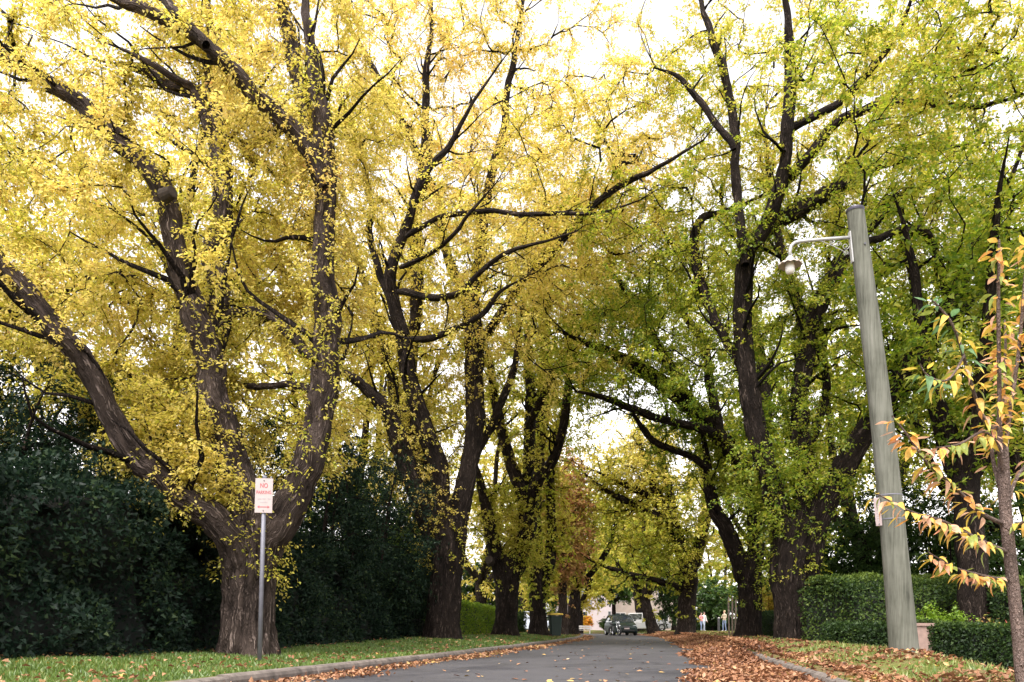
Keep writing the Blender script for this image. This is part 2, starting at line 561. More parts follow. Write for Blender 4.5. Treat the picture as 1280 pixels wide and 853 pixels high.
def tubes_geo(paths, rads, sides):
    """many thin twigs into one vertex soup"""
    V, F, B = [], [], []
    o = 0
    for path, rad in zip(paths, rads):
        d, u, w = frames(path)
        th = np.linspace(0, 2 * np.pi, sides, endpoint=False)
        v = path[:, None, :] + rad[:, None, None] * (np.cos(th)[None, :, None] * u[:, None, :] + np.sin(th)[None, :, None] * w[:, None, :])
        n = len(path)
        i = np.arange(n - 1)[:, None] * sides + np.arange(sides)[None]
        j = np.arange(n - 1)[:, None] * sides + (np.arange(sides)[None] + 1) % sides
        F.append(np.stack([i, j, j + sides, i + sides], -1).reshape(-1, 4) + o)
        V.append(v.reshape(-1, 3))
        o += n * sides
    return np.concatenate(V), np.concatenate(F)

TREES = []
def tree(name, label, cat, group, base, limbs, crowns, nt_, nl, leaf=(.085, .05), mat='leaf_elm', bark='bark_dark', res=.035,
         tint=(.55, .12), tint_z=None, seed=1, flare=.35, epi=0.0, minr=.006, epimin=.045, twigs=True, cl=.45, knots=(), flat=.45, tsides=4, tri=True, extra=0.0):
    """limbs: list of world-space polylines (x,y,z,r), the first is the trunk. crowns: (center, radii, weight)"""
    rng = np.random.default_rng(seed)
    base = np.asarray(base, float)
    root = empty(name, tuple(base))
    tag(root, label, cat, group)
    bm_ = M[bark]
    npos, ndir, ntr = [], [], []
    lim = []
    topz = max(max(q[2] for q in pl) for pl in limbs)
    low = min(1.2, .15 * (topz - base[2]))
    for k, pl in enumerate(limbs):
        pl = np.asarray(pl, float).copy()
        pth = catmull(pl, max(res * 2.4, .03))
        rad = np.maximum(pth[:, 3], .008)
        p3 = pth[:, :3].copy()
        if k > 0:
            uu = np.linspace(0, 1, len(rad))
            rad = rad * (1 - .5 * sm((uu - .72) / .28)) * (.75 + .25 * sm(uu / .06))
        if k > 0:   # a little gnarl
            ss = np.arange(len(p3)) * .07
            w = np.stack([vnoise(np.stack([ss * 1.3 + 9 * k + 50 * c_, ss * 0 + seed, ss * 0], -1)) - .5 for c_ in range(3)], -1)
            w2 = np.stack([vnoise(np.stack([ss * 5 + 9 * k + 50 * c_, ss * 0 + seed + 3, ss * 0], -1)) - .5 for c_ in range(3)], -1)
            p3 = p3 + w * np.minimum(rad * 1.5, .13)[:, None] + w2 * np.minimum(rad * .5, .04)[:, None]
        sides = int(np.clip(2 * math.pi * rad.mean() / res, 7, 88))
        v, f, bc, rg = limb_geo(p3 - base, rad, sides, 1.0, flare if k == 0 else 0, seed + k, k * 3.7)
        me = np_mesh('trunk' if k == 0 else 'limb', v, f, {'barkco': ('POINT', 'FLOAT_VECTOR', bc), 'ridge': ('POINT', 'FLOAT', rg)}, smooth=True)
        link('trunk' if k == 0 else 'limb', me, bm_, root)
        st = max(1, int(.18 / max(np.linalg.norm(p3[1] - p3[0]), .01)))
        q = p3[::st]
        dd = norm(np.gradient(p3, axis=0))[::st]
        ok = rad[::st] < .30
        hmin = base[2] + low
        ok &= q[:, 2] > hmin
        npos.append(q[ok]); ndir.append(dd[ok]); ntr.append(rad[::st][ok])
        lim.append((p3, rad, k))
    xp, xr = [], []
    for (p3, rad, k) in list(lim):
        if k == 0 or not extra: continue
        dd = norm(np.gradient(p3, axis=0))
        Ls = np.linalg.norm(np.diff(p3, axis=0), axis=1).sum()
        spots = [(len(p3) - 1, 1.0, .25), (len(p3) - 1, .8, .75)]
        for q in range(int(Ls * extra)):
            i = int(rng.uniform(.3, .97) * (len(p3) - 1))
            spots.append((i, rng.uniform(.3, .55), 1.1))
        for (i, fr, ang) in spots:
            r0 = min(rad[i] * fr, .075)
            if r0 < .008: continue
            d = norm(dd[i] + rand_dirs(rng, 1)[0] * ang + np.array((0, 0, .15)))
            L_ = rng.uniform(.8, 1.3) * (10 * r0 + .9)
            n_ = max(4, int(L_ / .22))
            pts = [p3[i]]
            for j in range(n_):
                d = norm(d + rng.normal(size=3) * .20 + np.array((0, 0, .04)))
                pts.append(pts[-1] + d * L_ / n_)
            pts = np.array(pts)
            rr_ = r0 * (1 - .85 * np.linspace(0, 1, n_ + 1) ** .8)
            xp.append(pts); xr.append(rr_)
            npos.append(pts[1:]); ndir.append(norm(np.gradient(pts, axis=0))[1:])
    NP = np.concatenate(npos); ND = np.concatenate(ndir)
    nfix = len(NP)
    # crown targets
    W = np.array([c_[2] for c_ in crowns], float)
    W /= W.sum()
    cnt = rng.multinomial(nt_, W)
    T = []
    for (c_, r_, w_), k in zip(crowns, cnt):
        u = rand_dirs(rng, k) * (rng.random((k, 1)) ** (1 / 2.2))
        T.append(np.asarray(c_) + u * np.asarray(r_))
    T = np.concatenate(T)
    T = T[T[:, 2] > base[2] + low * .8]
    # uneven crown: drop targets in noise voids
    vn = vnoise(T * .55 + seed * 3.1)
    T = T[vn > .30]
    # crown tops above the view are thinned on purpose, to let light in
    hi = T[:, 2] > CAMZ + .83 * T[:, 1]
    T = T[~hi | (rng.random(len(T)) < .25)]
    d0 = np.sqrt(((T[:, None, :] - NP[None, ::3, :]) ** 2).sum(-1)).min(1)
    T = T[np.argsort(d0)]
    cap = nfix + len(T) * 14
    pos = np.zeros((cap, 3)); dr = np.zeros((cap, 3)); par = np.full(cap, -1); load = np.zeros(cap)
    pos[:nfix] = NP; dr[:nfix] = ND
    n = nfix
    ends, brs = [], []
    for tg in T:
        dv = tg - pos[:n]
        ds = np.sqrt((dv * dv).sum(1))
        al = (dv * dr[:n]).sum(1) / np.maximum(ds, 1e-6)
        cost = ds * (1.25 - .35 * al)
        i = int(cost.argmin())
        L = ds[i]
        if L < .12: L = .12
        p0 = pos[i]
        ctrl = p0 + dr[i] * L * .35 + np.array((0, 0, .12 * L)) + rng.normal(size=3) * L * .08
        k = int(np.clip(math.ceil(L / (.4 if tsides == 4 else .6)), 2, 12))
        u = np.linspace(0, 1, k + 1)[1:, None]
        pts = (1 - u) ** 2 * p0 + 2 * u * (1 - u) * ctrl + u * u * tg
        pts[:-1] += rng.normal(size=(k - 1, 3)) * L / k * .10
        dd = norm(np.diff(np.vstack([p0, pts]), axis=0))
        ids = np.arange(n, n + k)
        pos[ids] = pts; dr[ids] = dd
        par[ids[0]] = i; par[ids[1:]] = ids[:-1]
        n += k
        ends.append(n - 1)
        brs.append((i, ids))
    for e in ends:
        j = e
        while j >= nfix:
            load[j] += 1
            j = par[j]
    rr = minr * np.maximum(load, 1) ** .5
    paths, rads = [], []
    for a_, c_ in zip(xp, xr):
        paths.append(a_ - base); rads.append(c_)
    for (i, ids) in brs:
        pth = np.vstack([pos[i], pos[ids]])
        rd = np.concatenate([[rr[ids[0]] * 1.15], rr[ids]])
        if i >= nfix: rd[0] = min(rd[0], rr[i])
        rd[-1] *= .6
        paths.append(pth - base); rads.append(rd)
    # leaf sprays: several twigs at each branch end, leaves along each twig
    E = pos[ends]; ED = dr[ends]
    ne = len(E)
    ntw = 5
    per = max(3, int(round(nl / (ne * ntw))))
    tw_o = np.repeat(E, ntw, 0)
    td = norm(np.repeat(ED, ntw, 0) * .7 + rng.normal(size=(ne * ntw, 3)) * np.array((1, 1, flat)) * .8 + np.array((0, 0, -.12)))
    tl = cl * rng.uniform(.5, 1.3, size=ne * ntw)
    # some twigs start a little back along the branch
    tw_o = tw_o - np.repeat(ED, ntw, 0) * (rng.random((ne * ntw, 1)) * .35)
    if twigs:
        end = tw_o + td * tl[:, None] - np.array((0, 0, .04))
        for a, c_ in zip((tw_o - base)[::1 if tri is False else 2], (end - base)[::1 if tri is False else 2]):
            paths.append(np.stack([a, c_])); rads.append(np.array((minr * .6, minr * .3)))
    def tints(p, k):
        b = tint[0] + (vnoise(p * .7 + seed) - .5) * .35 + rng.normal(size=k) * tint[1]
        if tint_z is not None:
            z0, z1, v0, v1 = tint_z
            b = b + v0 + (v1 - v0) * sm((p[:, 2] - z0) / (z1 - z0))
        return b
    epi_parts = []
    # epicormic sprigs hugging trunk and limbs
    if epi:
        for (p3, rad, k) in lim:
            big = rad > epimin
            if big.sum() < 4: continue
            q = p3[big]; rq = rad[big]
            dd = norm(np.gradient(q, axis=0))
            Ls = np.linalg.norm(np.diff(q, axis=0), axis=1).sum()
            kk = int(epi * Ls * .62)
            idx = rng.integers(0, len(q), kk)
            hz = q[idx, 2] - base[2]
            keep = (hz > 1.05) & (vnoise(np.stack([idx * .05 + k * 9, idx * 0. + seed, idx * 0.], -1)) > .36 + .12 * (hz < 1.6))
            idx = idx[keep]
            kk = len(idx)
            if kk == 0: continue
            rad_d = rand_dirs(rng, kk)
            rad_d = norm(rad_d - dd[idx] * (rad_d * dd[idx]).sum(1, keepdims=True))
            st = q[idx] + rad_d * (rq[idx] * .95)[:, None]
            sd = norm(rad_d * .8 + rng.normal(size=(kk, 3)) * .5 + np.array((0, 0, -.25)))
            sl = rng.uniform(.12, .6, kk)
            pe = 12
            for a_, c_ in zip(st - base, st - base + sd * sl[:, None] + np.array((0, 0, -.12)) * sl[:, None]):
                paths.append(np.stack([a_, c_])); rads.append(np.array((minr * .6, minr * .25)))
            m2 = kk * pe
            u = rng.random(m2)
            d2 = np.repeat(sd, pe, 0)
            p2 = np.repeat(st, pe, 0) + d2 * (np.repeat(sl, pe) * u)[:, None] + np.array((0, 0, -.12)) * (u * u * np.repeat(sl, pe))[:, None] + rng.normal(size=(m2, 3)) * .025
            up2 = norm(np.array((0, 0, 1.)) + rng.normal(size=(m2, 3)) * .6)
            s2 = norm(np.cross(d2, up2)) * np.where(rng.random(m2) < .5, 1, -1)[:, None]
            ld = norm(d2 * .5 + s2 * .9 + rng.normal(size=(m2, 3)) * .35 + np.array((0, 0, -.4)))
            l2 = leaf[0] * rng.uniform(.6, 1.1, m2)
            epi_parts.append((p2 - base, ld, up2, l2, leaf[1] * l2 / leaf[0], tints(p2, m2) + .02))
    V, F = tubes_geo(paths, rads, 3)
    me = np_mesh('branches', V, F, {'barkco': ('POINT', 'FLOAT_VECTOR', V)}, smooth=True)
    tag(link('branches', me, bm_, root), kind='stuff')
    m = len(tw_o) * per
    o = np.repeat(tw_o, per, 0); d_ = np.repeat(td, per, 0); l_ = np.repeat(tl, per)
    u = rng.random(m)
    up = norm(np.array((0, 0, 1.)) + rng.normal(size=(m, 3)) * .55)
    side = norm(np.cross(d_, up)) * np.where(rng.random(m) < .5, 1, -1)[:, None]
    lp = o + d_ * (l_ * u)[:, None] + np.array((0, 0, -.05)) * (u * u)[:, None] + rng.normal(size=(m, 3)) * .035
    ldir = norm(d_ * .6 + side * rng.uniform(.4, 1.1, size=(m, 1)) + rng.normal(size=(m, 3)) * .3 + np.array((0, 0, -.30)))
    ll = leaf[0] * rng.uniform(.6, 1.25, m)
    lw = leaf[1] * rng.uniform(.7, 1.2, m) * ll / leaf[0]
    parts = [(lp - base, ldir, up, ll, lw, tints(lp, m))] + epi_parts
    crown = link('crown', leaf_mesh('crown', parts, tri), M[mat], root)
    for (kp, kr, kd) in knots:
        kd = Vector(kd).normalized()
        a = Vector(kp - base)
        MB().cyl(a - kd * kr, a + kd * kr * 1.2, kr * 1.25, kr * .95, 14).cyl(a + kd * kr * 1.2, a + kd * kr * 1.25, kr * .9, kr * .8, 14).build('knot', M['knot'], root)
    TREES.append(root)
    return root

M['knot'] = plain('knot_wood', (0.035, 0.025, 0.02), .9, var=.4, scale=20)

def LM(Y0, dy0, dy1, pts):
    """traced limb: depth runs from Y0+dy0 to Y0+dy1 along it"""
    out = []
    n = len(pts)
    for i, (px, py, r) in enumerate(pts):
        Y = Y0 + dy0 + (dy1 - dy0) * (i / max(1, n - 1))
        p = P(px, py, Y)
        out.append((p[0], p[1], p[2], r / FPX * Y))
    return out
def EL(px, py, Y, rx, ry, rz, w=1.0):
    return (P(px, py, Y), (rx, ry, rz), w)

# ------------------------------------------------------------------ the elms
def base_at(px, Y):
    x = (px - CX) / FPX * Y
    return np.array((x, Y, float(gz(x, Y)) - .03))
def trunk_px(b, Y):
    """photo row where the ground meets this base"""
    return HY - (b[2] - CAMZ) * FPX / Y

GL, GR = 'elms on the grassy verge behind the parking sign', 'elms on the leafy verge with the lamp pole'

# L1: big forked elm behind the sign
Y0 = 12.0
b = base_at(310, Y0); by = trunk_px(b, Y0) + 3
L1 = [
 LM(Y0, 0, 0, [(310, by, 31.45), (310, 780, 30.6), (312, 740, 30.6), (314, 700, 32.3), (316, 660, 30.6), (318, 625, 23.8)]),
 LM(Y0, .0, -.4, [(318, 740, 11.42), (324, 710, 15.71), (338, 672, 19.28), (358, 635, 20.71), (378, 595, 19.28), (394, 540, 17.85), (404, 470, 16.42), (408, 400, 14.99), (410, 320, 13.57), (407, 250, 12.85), (403, 190, 12.85), (396, 120, 10.71), (388, 60, 8.568), (380, 0, 7.14), (372, -80, 5.712)]),
 LM(Y0, -.3, .6, [(402, 230, 9.282), (392, 180, 9.282), (380, 120, 8.568), (366, 70, 7.854), (352, 10, 7.14), (335, -70, 5.712)]),
 LM(Y0, -.3, -1.6, [(404, 240, 9.282), (385, 190, 9.282), (352, 150, 9.282), (318, 118, 9.282), (285, 85, 8.568), (252, 56, 7.854), (215, 32, 7.14), (180, 14, 7.14), (140, -4, 6.426), (90, -40, 4.998)]),
 LM(Y0, -1.4, -1.0, [(258, 58, 6.8), (232, 34, 6.8), (210, 10, 5.95), (190, -20, 5.1)]),
 LM(Y0, .1, -.9, [(306, 740, 17), (304, 700, 22.95), (303, 645, 22.95), (293, 595, 21.25), (277, 530, 19.55), (260, 465, 17), (243, 400, 15.3), (228, 335, 13.6), (216, 275, 12.75), (206, 243, 12.75), (180, 210, 11.05), (148, 170, 11.05), (112, 136, 11.05), (72, 106, 10.2), (38, 84, 10.2), (0, 68, 9.35), (-60, 50, 7.65)]),
 LM(Y0, .0, -2.4, [(309, 765, 13), (303, 715, 18), (291, 675, 19), (268, 644, 18), (240, 626, 17), (213, 608, 16), (188, 586, 15.5), (164, 558, 15), (145, 524, 14.5), (124, 489, 14), (100, 455, 13.5), (75, 424, 13), (45, 378, 12.5), (12, 335, 12.5), (-30, 300, 11), (-90, 262, 9)]),
 LM(Y0, .2, 1.8, [(262, 470, 12.75), (266, 410, 12.75), (269, 350, 12.75), (272, 290, 11.9), (274, 220, 11.9), (272, 160, 10.2), (266, 110, 8.5), (262, 50, 6.8), (256, -30, 5.1)]),
 LM(Y0, 1.4, 1.2, [(274, 140, 7.65), (245, 118, 7.65), (210, 108, 6.8), (178, 88, 5.95), (140, 80, 4.25)]),
 LM(Y0, 1.2, .4, [(272, 185, 6.8), (245, 122, 5.95), (225, 104, 5.1), (190, 80, 4.25), (150, 60, 3.4)]),
 LM(Y0, -.3, .8, [(396, 445, 6.8), (372, 428, 6.8), (345, 405, 5.95), (312, 392, 5.95), (270, 392, 5.1), (235, 385, 4.25)]),
 LM(Y0, -.3, 1.2, [(396, 490, 5.1), (360, 482, 4.25), (320, 482, 4.25), (285, 478, 3.4)]),
 LM(Y0, .5, 2.2, [(370, 150, 7.65), (330, 170, 6.8), (310, 190, 6.8), (345, 220, 5.1)]),
]
C1 = [EL(130, 190, 13.6, 5.2, 2.9, 5.0, 5), EL(330, 160, 14.2, 2.6, 2.2, 4.6, 2.4), EL(60, 420, 12.6, 2.4, 1.6, 1.9, 1.0), EL(205, 520, 13.0, 1.6, .9, 1.2, .8), EL(190, 545, 11.5, 1.0, .5, .9, .22), EL(250, 600, 11.3, .7, .4, .5, .12), EL(370, 420, 13.9, 1.5, 1.2, 2.7, .9), EL(100, 200, 10.2, 2.4, 1.0, 3.0, .25)]
tree('elm_tree', 'massive forked grey-barked elm directly behind the parking sign', 'tree', GL, b, L1, C1, 2000, 190000, (.066, .038),
     bark='bark_grey', res=.028, tint=(.57, .10), seed=11, tri=False, extra=1.3, flare=.30, epi=95, epimin=.07, minr=.0055, cl=.40,
     knots=[(P(210, 243, Y0 - .75), .085, (.8, -.4, .1))], tint_z=(2, 7, -.02, .05))

# L2
Y0 = 22.0
b = base_at(553, Y0); by = trunk_px(b, Y0) + 2
L2 = [
 LM(Y0, 0, 0, [(553, by, 21.12), (555, 770, 20.24), (557, 735, 19.36), (559, 700, 21.12), (560, 665, 21.12), (560, 640, 16.72)]),
 LM(Y0, 0, -1.5, [(548, 710, 13.2), (538, 665, 13.2), (522, 620, 12.32), (507, 580, 11.44), (494, 540, 10.56), (476, 504, 8.8), (452, 478, 7.04), (425, 462, 6.16), (390, 440, 4.4)]),
 LM(Y0, 0, -2.5, [(556, 700, 14.08), (550, 640, 12.32), (545, 590, 12.32), (533, 540, 11.44), (518, 490, 10.56), (505, 430, 9.68), (492, 385, 7.92), (487, 350, 7.04), (494, 320, 6.6), (507, 287, 6.16), (518, 255, 5.28), (540, 210, 4.576), (562, 180, 4.224), (578, 150, 3.52), (596, 120, 2.992), (625, 80, 2.112)]),
 LM(Y0, -2, -4.5, [(508, 293, 3.52), (530, 280, 3.344), (556, 270, 3.168), (600, 266, 3.168), (645, 268, 2.816), (690, 266, 2.64), (745, 268, 2.288), (800, 250, 1.76)]),
 LM(Y0, -2, -3.5, [(502, 335, 3.168), (525, 326, 3.08), (548, 312, 2.816), (572, 290, 2.64), (584, 272, 2.288), (620, 230, 1.76)]),
 LM(Y0, -1.5, -4, [(497, 367, 4.4), (520, 368, 4.4), (548, 371, 4.4), (575, 366, 3.52), (595, 346, 3.168), (618, 325, 2.816), (645, 310, 2.64), (676, 303, 2.288), (720, 290, 1.76)]),
 LM(Y0, -1.2, -3, [(512, 425, 4.4), (535, 424, 4.4), (560, 414, 3.52), (585, 404, 3.52), (606, 390, 3.168), (625, 365, 2.64), (660, 345, 1.76)]),
 LM(Y0, 0, 1.5, [(566, 700, 13.2), (576, 645, 12.32), (586, 590, 11.44), (593, 530, 11.44), (595, 470, 11.44), (594, 420, 12.32), (590, 398, 10.56), (596, 350, 7.04), (606, 280, 6.16), (622, 190, 5.28), (640, 100, 4.4), (652, 20, 3.96), (660, -50, 3.08)]),
 LM(Y0, 0, 2.5, [(550, 640, 8.8), (530, 560, 8.8), (515, 490, 7.92), (517, 420, 7.92), (521, 340, 7.92), (522, 260, 7.92), (532, 200, 7.04), (530, 150, 5.28), (536, 70, 4.4), (540, -20, 3.52)]),
 LM(Y0, 1.0, -6, [(594, 440, 6.16), (622, 395, 5.72), (650, 360, 5.28), (690, 312, 4.752), (725, 275, 4.4), (760, 246, 4.048), (805, 216, 3.52), (850, 192, 2.816), (880, 175, 2.288)]),
 LM(Y0, 1, 3, [(594, 410, 7.04), (575, 360, 6.16), (556, 300, 5.28), (545, 240, 4.4), (500, 150, 4.4), (470, 90, 4.4), (440, 40, 3.52), (415, 5, 2.64)]),
 LM(Y0, -1, -2, [(505, 420, 5.28), (485, 370, 4.4), (470, 330, 4.4), (458, 292, 4.4), (464, 265, 3.96), (457, 235, 3.52), (455, 190, 3.08), (430, 130, 2.64)]),
 LM(Y0, 0, 3, [(540, 650, 7.92), (518, 560, 7.04), (496, 500, 7.04), (478, 430, 6.16), (462, 370, 5.28), (440, 300, 4.4)]),
 LM(Y0, 1, 3, [(576, 620, 6.16), (600, 560, 5.28), (618, 520, 5.28), (640, 470, 4.4), (650, 400, 3.52)]),
]
C2 = [EL(530, 260, 23.5, 5.0, 3.4, 7.0, 5), EL(470, 430, 23.4, 2.8, 2.2, 2.8, 1.2), EL(660, 330, 22.5, 4.0, 3.0, 4.4, 2.2), EL(740, 220, 20, 2.6, 2.6, 3.4, 2.0), EL(615, 320, 19.4, 2.4, 1.0, 2.6, .5), EL(600, 60, 23.5, 5.0, 3.4, 3.3, 2.0), EL(510, 560, 22.8, 1.8, 1.0, 1.9, .6)]
tree('elm_tree', 'dark multi-stemmed elm at the end of the dark shrubs, next to the lime hedge', 'tree', GL, b, L2, C2, 2400, 190000, (.078, .045),
     res=.05, tint=(.58, .10), seed=22, extra=1.1, flare=.3, epi=80, epimin=.17, minr=.0075, cl=.52, tint_z=(8, 15, -.03, .14))

# L3
Y0 = 30.0
b = base_at(632, Y0); by = trunk_px(b, Y0) + 1
L3 = [
 LM(Y0, 0, 0, [(632, by, 15), (633, 770, 14), (634, 740, 14), (636, 715, 15), (638, 695, 14)]),
 LM(Y0, 0, -1, [(630, 730, 9), (623, 695, 9), (614, 665, 8), (608, 635, 7), (600, 600, 5), (590, 560, 4)]),
 LM(Y0, 0, 0, [(640, 725, 10), (650, 690, 11), (657, 660, 11), (655, 630, 9), (646, 600, 8), (634, 560, 7), (622, 515, 6), (612, 460, 5), (600, 400, 4)]),
 LM(Y0, 0, -2, [(656, 655, 9), (664, 625, 8), (674, 602, 7), (690, 578, 6), (702, 545, 5.5), (709, 505, 5), (713, 460, 4), (712, 400, 3)]),
 LM(Y0, 0, 1, [(655, 645, 8), (660, 590, 7), (664, 530, 7), (660, 460, 6), (668, 380, 5), (690, 300, 4)]),
 LM(Y0, 0, -3, [(664, 530, 5), (690, 470, 5), (720, 420, 4.5), (750, 390, 4), (790, 370, 3)]),
]
C3 = [EL(655, 400, 29.5, 3.8, 3.6, 5.6, 4), EL(610, 620, 30, 1.5, 1.5, 2.6, 1.0), EL(645, 680, 30.2, 1.2, 1.0, 1.7, .5), EL(720, 360, 28, 2.8, 2.6, 3.2, 1.2)]
tree('elm_tree', 'slimmer black-trunked elm forking low beside the lime clipped hedge', 'tree', GL, b, L3, C3, 850, 48000, (.105, .064),
     res=.07, tint=(.40, .10), seed=33, extra=.9, flare=.25, epi=60, minr=.011, cl=.6, knots=[(P(613, 701, Y0 - .35), .16, (-.3, -1, .1))])

# L4
Y0 = 36.0
b = base_at(671, Y0); by = trunk_px(b, Y0) + 1
L4 = [
 LM(Y0, 0, 0, [(672, by, 11), (672, 760, 10), (671, 720, 10), (669, 680, 9), (668, 640, 8), (672, 580, 8), (678, 520, 8), (682, 460, 7), (680, 400, 6), (676, 330, 4)]),
 LM(Y0, 0, 1, [(677, 745, 7), (686, 705, 7), (689, 660, 6), (688, 610, 6), (694, 560, 5), (706, 500, 4), (715, 440, 3)]),
 LM(Y0, 0, -.5, [(668, 740, 6), (660, 705, 6), (652, 675, 5), (640, 640, 4)]),
]
C4 = [EL(680, 480, 36, 3.0, 3, 5.0, 4), EL(690, 640, 36.5, 1.3, 1.3, 2.6, .7)]
tree('elm_tree', 'straight twin-stemmed dark elm right beside the wheelie bin', 'tree', GL, b, L4, C4, 420, 17000, (.15, .09),
     res=.08, tint=(.38, .10), seed=44, extra=.7, flare=.35, epi=50, minr=.012, cl=.65)

# R1
Y0 = 18.5
b = base_at(992, Y0); by = trunk_px(b, Y0) + 2
R1 = [
 LM(Y0, 0, 0, [(993, by, 20.64), (992, 775, 20.64), (988, 745, 20.64), (985, 715, 22.36), (988, 690, 23.22), (994, 665, 21.5), (998, 640, 17.2)]),
 LM(Y0, 0, -1.2, [(982, 720, 14.62), (977, 665, 13.76), (966, 610, 12.9), (952, 560, 12.04), (942, 520, 12.04), (936, 470, 11.18), (929, 420, 11.18), (930, 365, 10.32), (938, 315, 10.32), (960, 288, 9.46), (985, 271, 8.6), (1020, 249, 8.6), (1060, 226, 7.74), (1100, 209, 6.88), (1135, 198, 6.02), (1175, 185, 4.3), (1220, 180, 3.44)]),
 LM(Y0, -1.1, -2.2, [(940, 312, 8.6), (958, 285, 8.6), (974, 245, 8.6), (984, 195, 7.74), (986, 140, 7.74), (990, 80, 6.02), (986, 20, 5.16), (972, -40, 4.3)]),
 LM(Y0, -1.0, .2, [(932, 330, 6.88), (928, 280, 6.02), (922, 220, 5.59), (915, 160, 5.59), (910, 105, 5.16), (893, 55, 4.73), (878, 15, 4.3), (868, -30, 3.44)]),
 LM(Y0, -1.2, -.6, [(918, 190, 4.3), (895, 150, 4.3), (870, 115, 3.87), (850, 95, 3.01), (820, 85, 2.15)]),
 LM(Y0, -1.2, -3.2, [(986, 165, 5.16), (1010, 150, 5.16), (1045, 130, 4.73), (1080, 95, 4.3), (1110, 60, 3.87), (1130, 20, 3.44), (1145, -20, 2.58)]),
 LM(Y0, -1.1, -4.5, [(978, 235, 6.02), (1010, 200, 6.02), (1050, 150, 5.59), (1095, 130, 5.59), (1150, 128, 5.16), (1200, 133, 4.3), (1250, 128, 3.44), (1300, 110, 2.58)]),
 LM(Y0, 0, 1.5, [(998, 700, 13.76), (1003, 640, 12.9), (1004, 585, 12.04), (999, 530, 11.18), (1004, 460, 10.32), (1010, 415, 10.32), (1030, 372, 10.32), (1052, 330, 10.32), (1080, 288, 9.46), (1102, 264, 8.6), (1135, 240, 6.88), (1180, 226, 5.16), (1230, 222, 4.3)]),
 LM(Y0, .8, 2.0, [(1008, 430, 7.74), (998, 385, 6.88), (986, 350, 6.02), (975, 300, 5.16), (960, 230, 4.3), (955, 150, 3.44)]),
 LM(Y0, 0, -1.5, [(1006, 720, 15.48), (1022, 660, 15.48), (1050, 605, 14.62), (1080, 548, 12.9), (1118, 492, 12.04), (1156, 436, 11.18), (1186, 378, 10.32), (1212, 322, 8.6), (1236, 280, 6.88), (1262, 230, 5.16), (1280, 180, 4.3)]),
 LM(Y0, -1, 1, [(1162, 428, 7.74), (1195, 395, 7.74), (1230, 358, 6.88), (1270, 330, 6.88), (1320, 310, 5.16)]),
 LM(Y0, -.3, 1.2, [(950, 545, 5.16), (925, 460, 5.16), (900, 415, 5.16), (886, 385, 5.59), (874, 335, 6.02), (869, 297, 5.59), (880, 274, 5.16), (905, 265, 4.3), (945, 248, 3.44)]),
 LM(Y0, .4, 2.4, [(1008, 570, 6.02), (1025, 520, 5.16), (1034, 480, 5.16), (1025, 440, 4.3), (1040, 400, 3.44)]),
 LM(Y0, 1.2, 3.5, [(1060, 320, 6.88), (1045, 270, 6.02), (1060, 210, 5.16), (1090, 150, 4.3)]),
 LM(Y0, -1, -3, [(1190, 372, 6.02), (1160, 300, 5.16), (1130, 290, 4.3), (1090, 300, 4.3), (1060, 310, 3.44)]),
]
C1r = [EL(1010, 230, 20.2, 5.8, 3.8, 7.0, 5), EL(1190, 260, 19, 4.6, 3.2, 5.4, 3.2), EL(850, 300, 19.6, 2.9, 2.8, 4.4, 1.9), EL(985, 590, 18.6, 1.7, 1.5, 1.8, .8), EL(1130, 500, 20.4, 2.6, 1.8, 2.4, .9), EL(1180, 60, 13.8, 3.2, 2.4, 2.0, 1.6)]
tree('elm_tree', 'broad many-limbed dark elm just left of the lamp pole', 'tree', GR, b, R1, C1r, 2500, 215000, (.078, .045),
     res=.042, tint=(.22, .13), seed=55, extra=1.2, flare=.3, epi=105, epimin=.11, minr=.0065, cl=.46, tint_z=(6.5, 14, -.06, .28))

# R2
Y0 = 27.0
b = base_at(935, Y0); by = trunk_px(b, Y0) + 1
R2 = [
 LM(Y0, 0, 0, [(936, by, 15), (937, 770, 14), (937, 740, 14), (936, 710, 15), (936, 690, 13)]),
 LM(Y0, 0, -.8, [(930, 725, 10), (920, 690, 10), (907, 660, 9), (896, 635, 8), (888, 608, 7), (884, 575, 5), (875, 530, 4)]),
 LM(Y0, 0, -2.5, [(942, 720, 10), (944, 670, 10), (940, 620, 10), (926, 580, 10), (905, 548, 10), (880, 520, 10), (850, 497, 10), (820, 474, 9.5), (795, 458, 9), (765, 440, 7), (735, 428, 5.5), (700, 415, 4)]),
 LM(Y0, -1, -3.5, [(905, 548, 6), (870, 532, 5.5), (830, 523, 5), (790, 510, 4.5), (755, 498, 4), (720, 490, 3)]),
 LM(Y0, -.6, -2.0, [(900, 600, 4), (870, 572, 4), (838, 560, 4), (812, 550, 4), (798, 530, 3.5), (785, 508, 3)]),
 LM(Y0, 0, 1, [(944, 680, 9), (952, 620, 8), (958, 560, 8), (955, 490, 7), (945, 420, 6), (930, 340, 5)]),
 LM(Y0, -1.5, -3, [(860, 503, 6), (830, 450, 6), (810, 420, 5.5), (790, 380, 5), (770, 350, 4), (740, 330, 3)]),
 LM(Y0, -1.2, -1, [(900, 545, 6), (890, 480, 6), (880, 430, 5), (850, 390, 4.5), (830, 340, 4)]),
]
C2r = [EL(850, 420, 27.5, 4.4, 3.0, 4.2, 4), EL(780, 420, 25, 2.4, 2.4, 2.6, 1.4), EL(930, 600, 27, 1.8, 1.6, 2.4, 1.1), EL(890, 560, 27, 2.2, 2, 2, .8)]
tree('elm_tree', 'dark elm behind the broad elm, its long limb reaching over the road', 'tree', GR, b, R2, C2r, 1200, 72000, (.095, .056),
     res=.06, tint=(.20, .10), seed=66, extra=1.0, flare=.25, epi=70, epimin=.12, minr=.010, cl=.6, tint_z=(6, 14, -.04, .16))

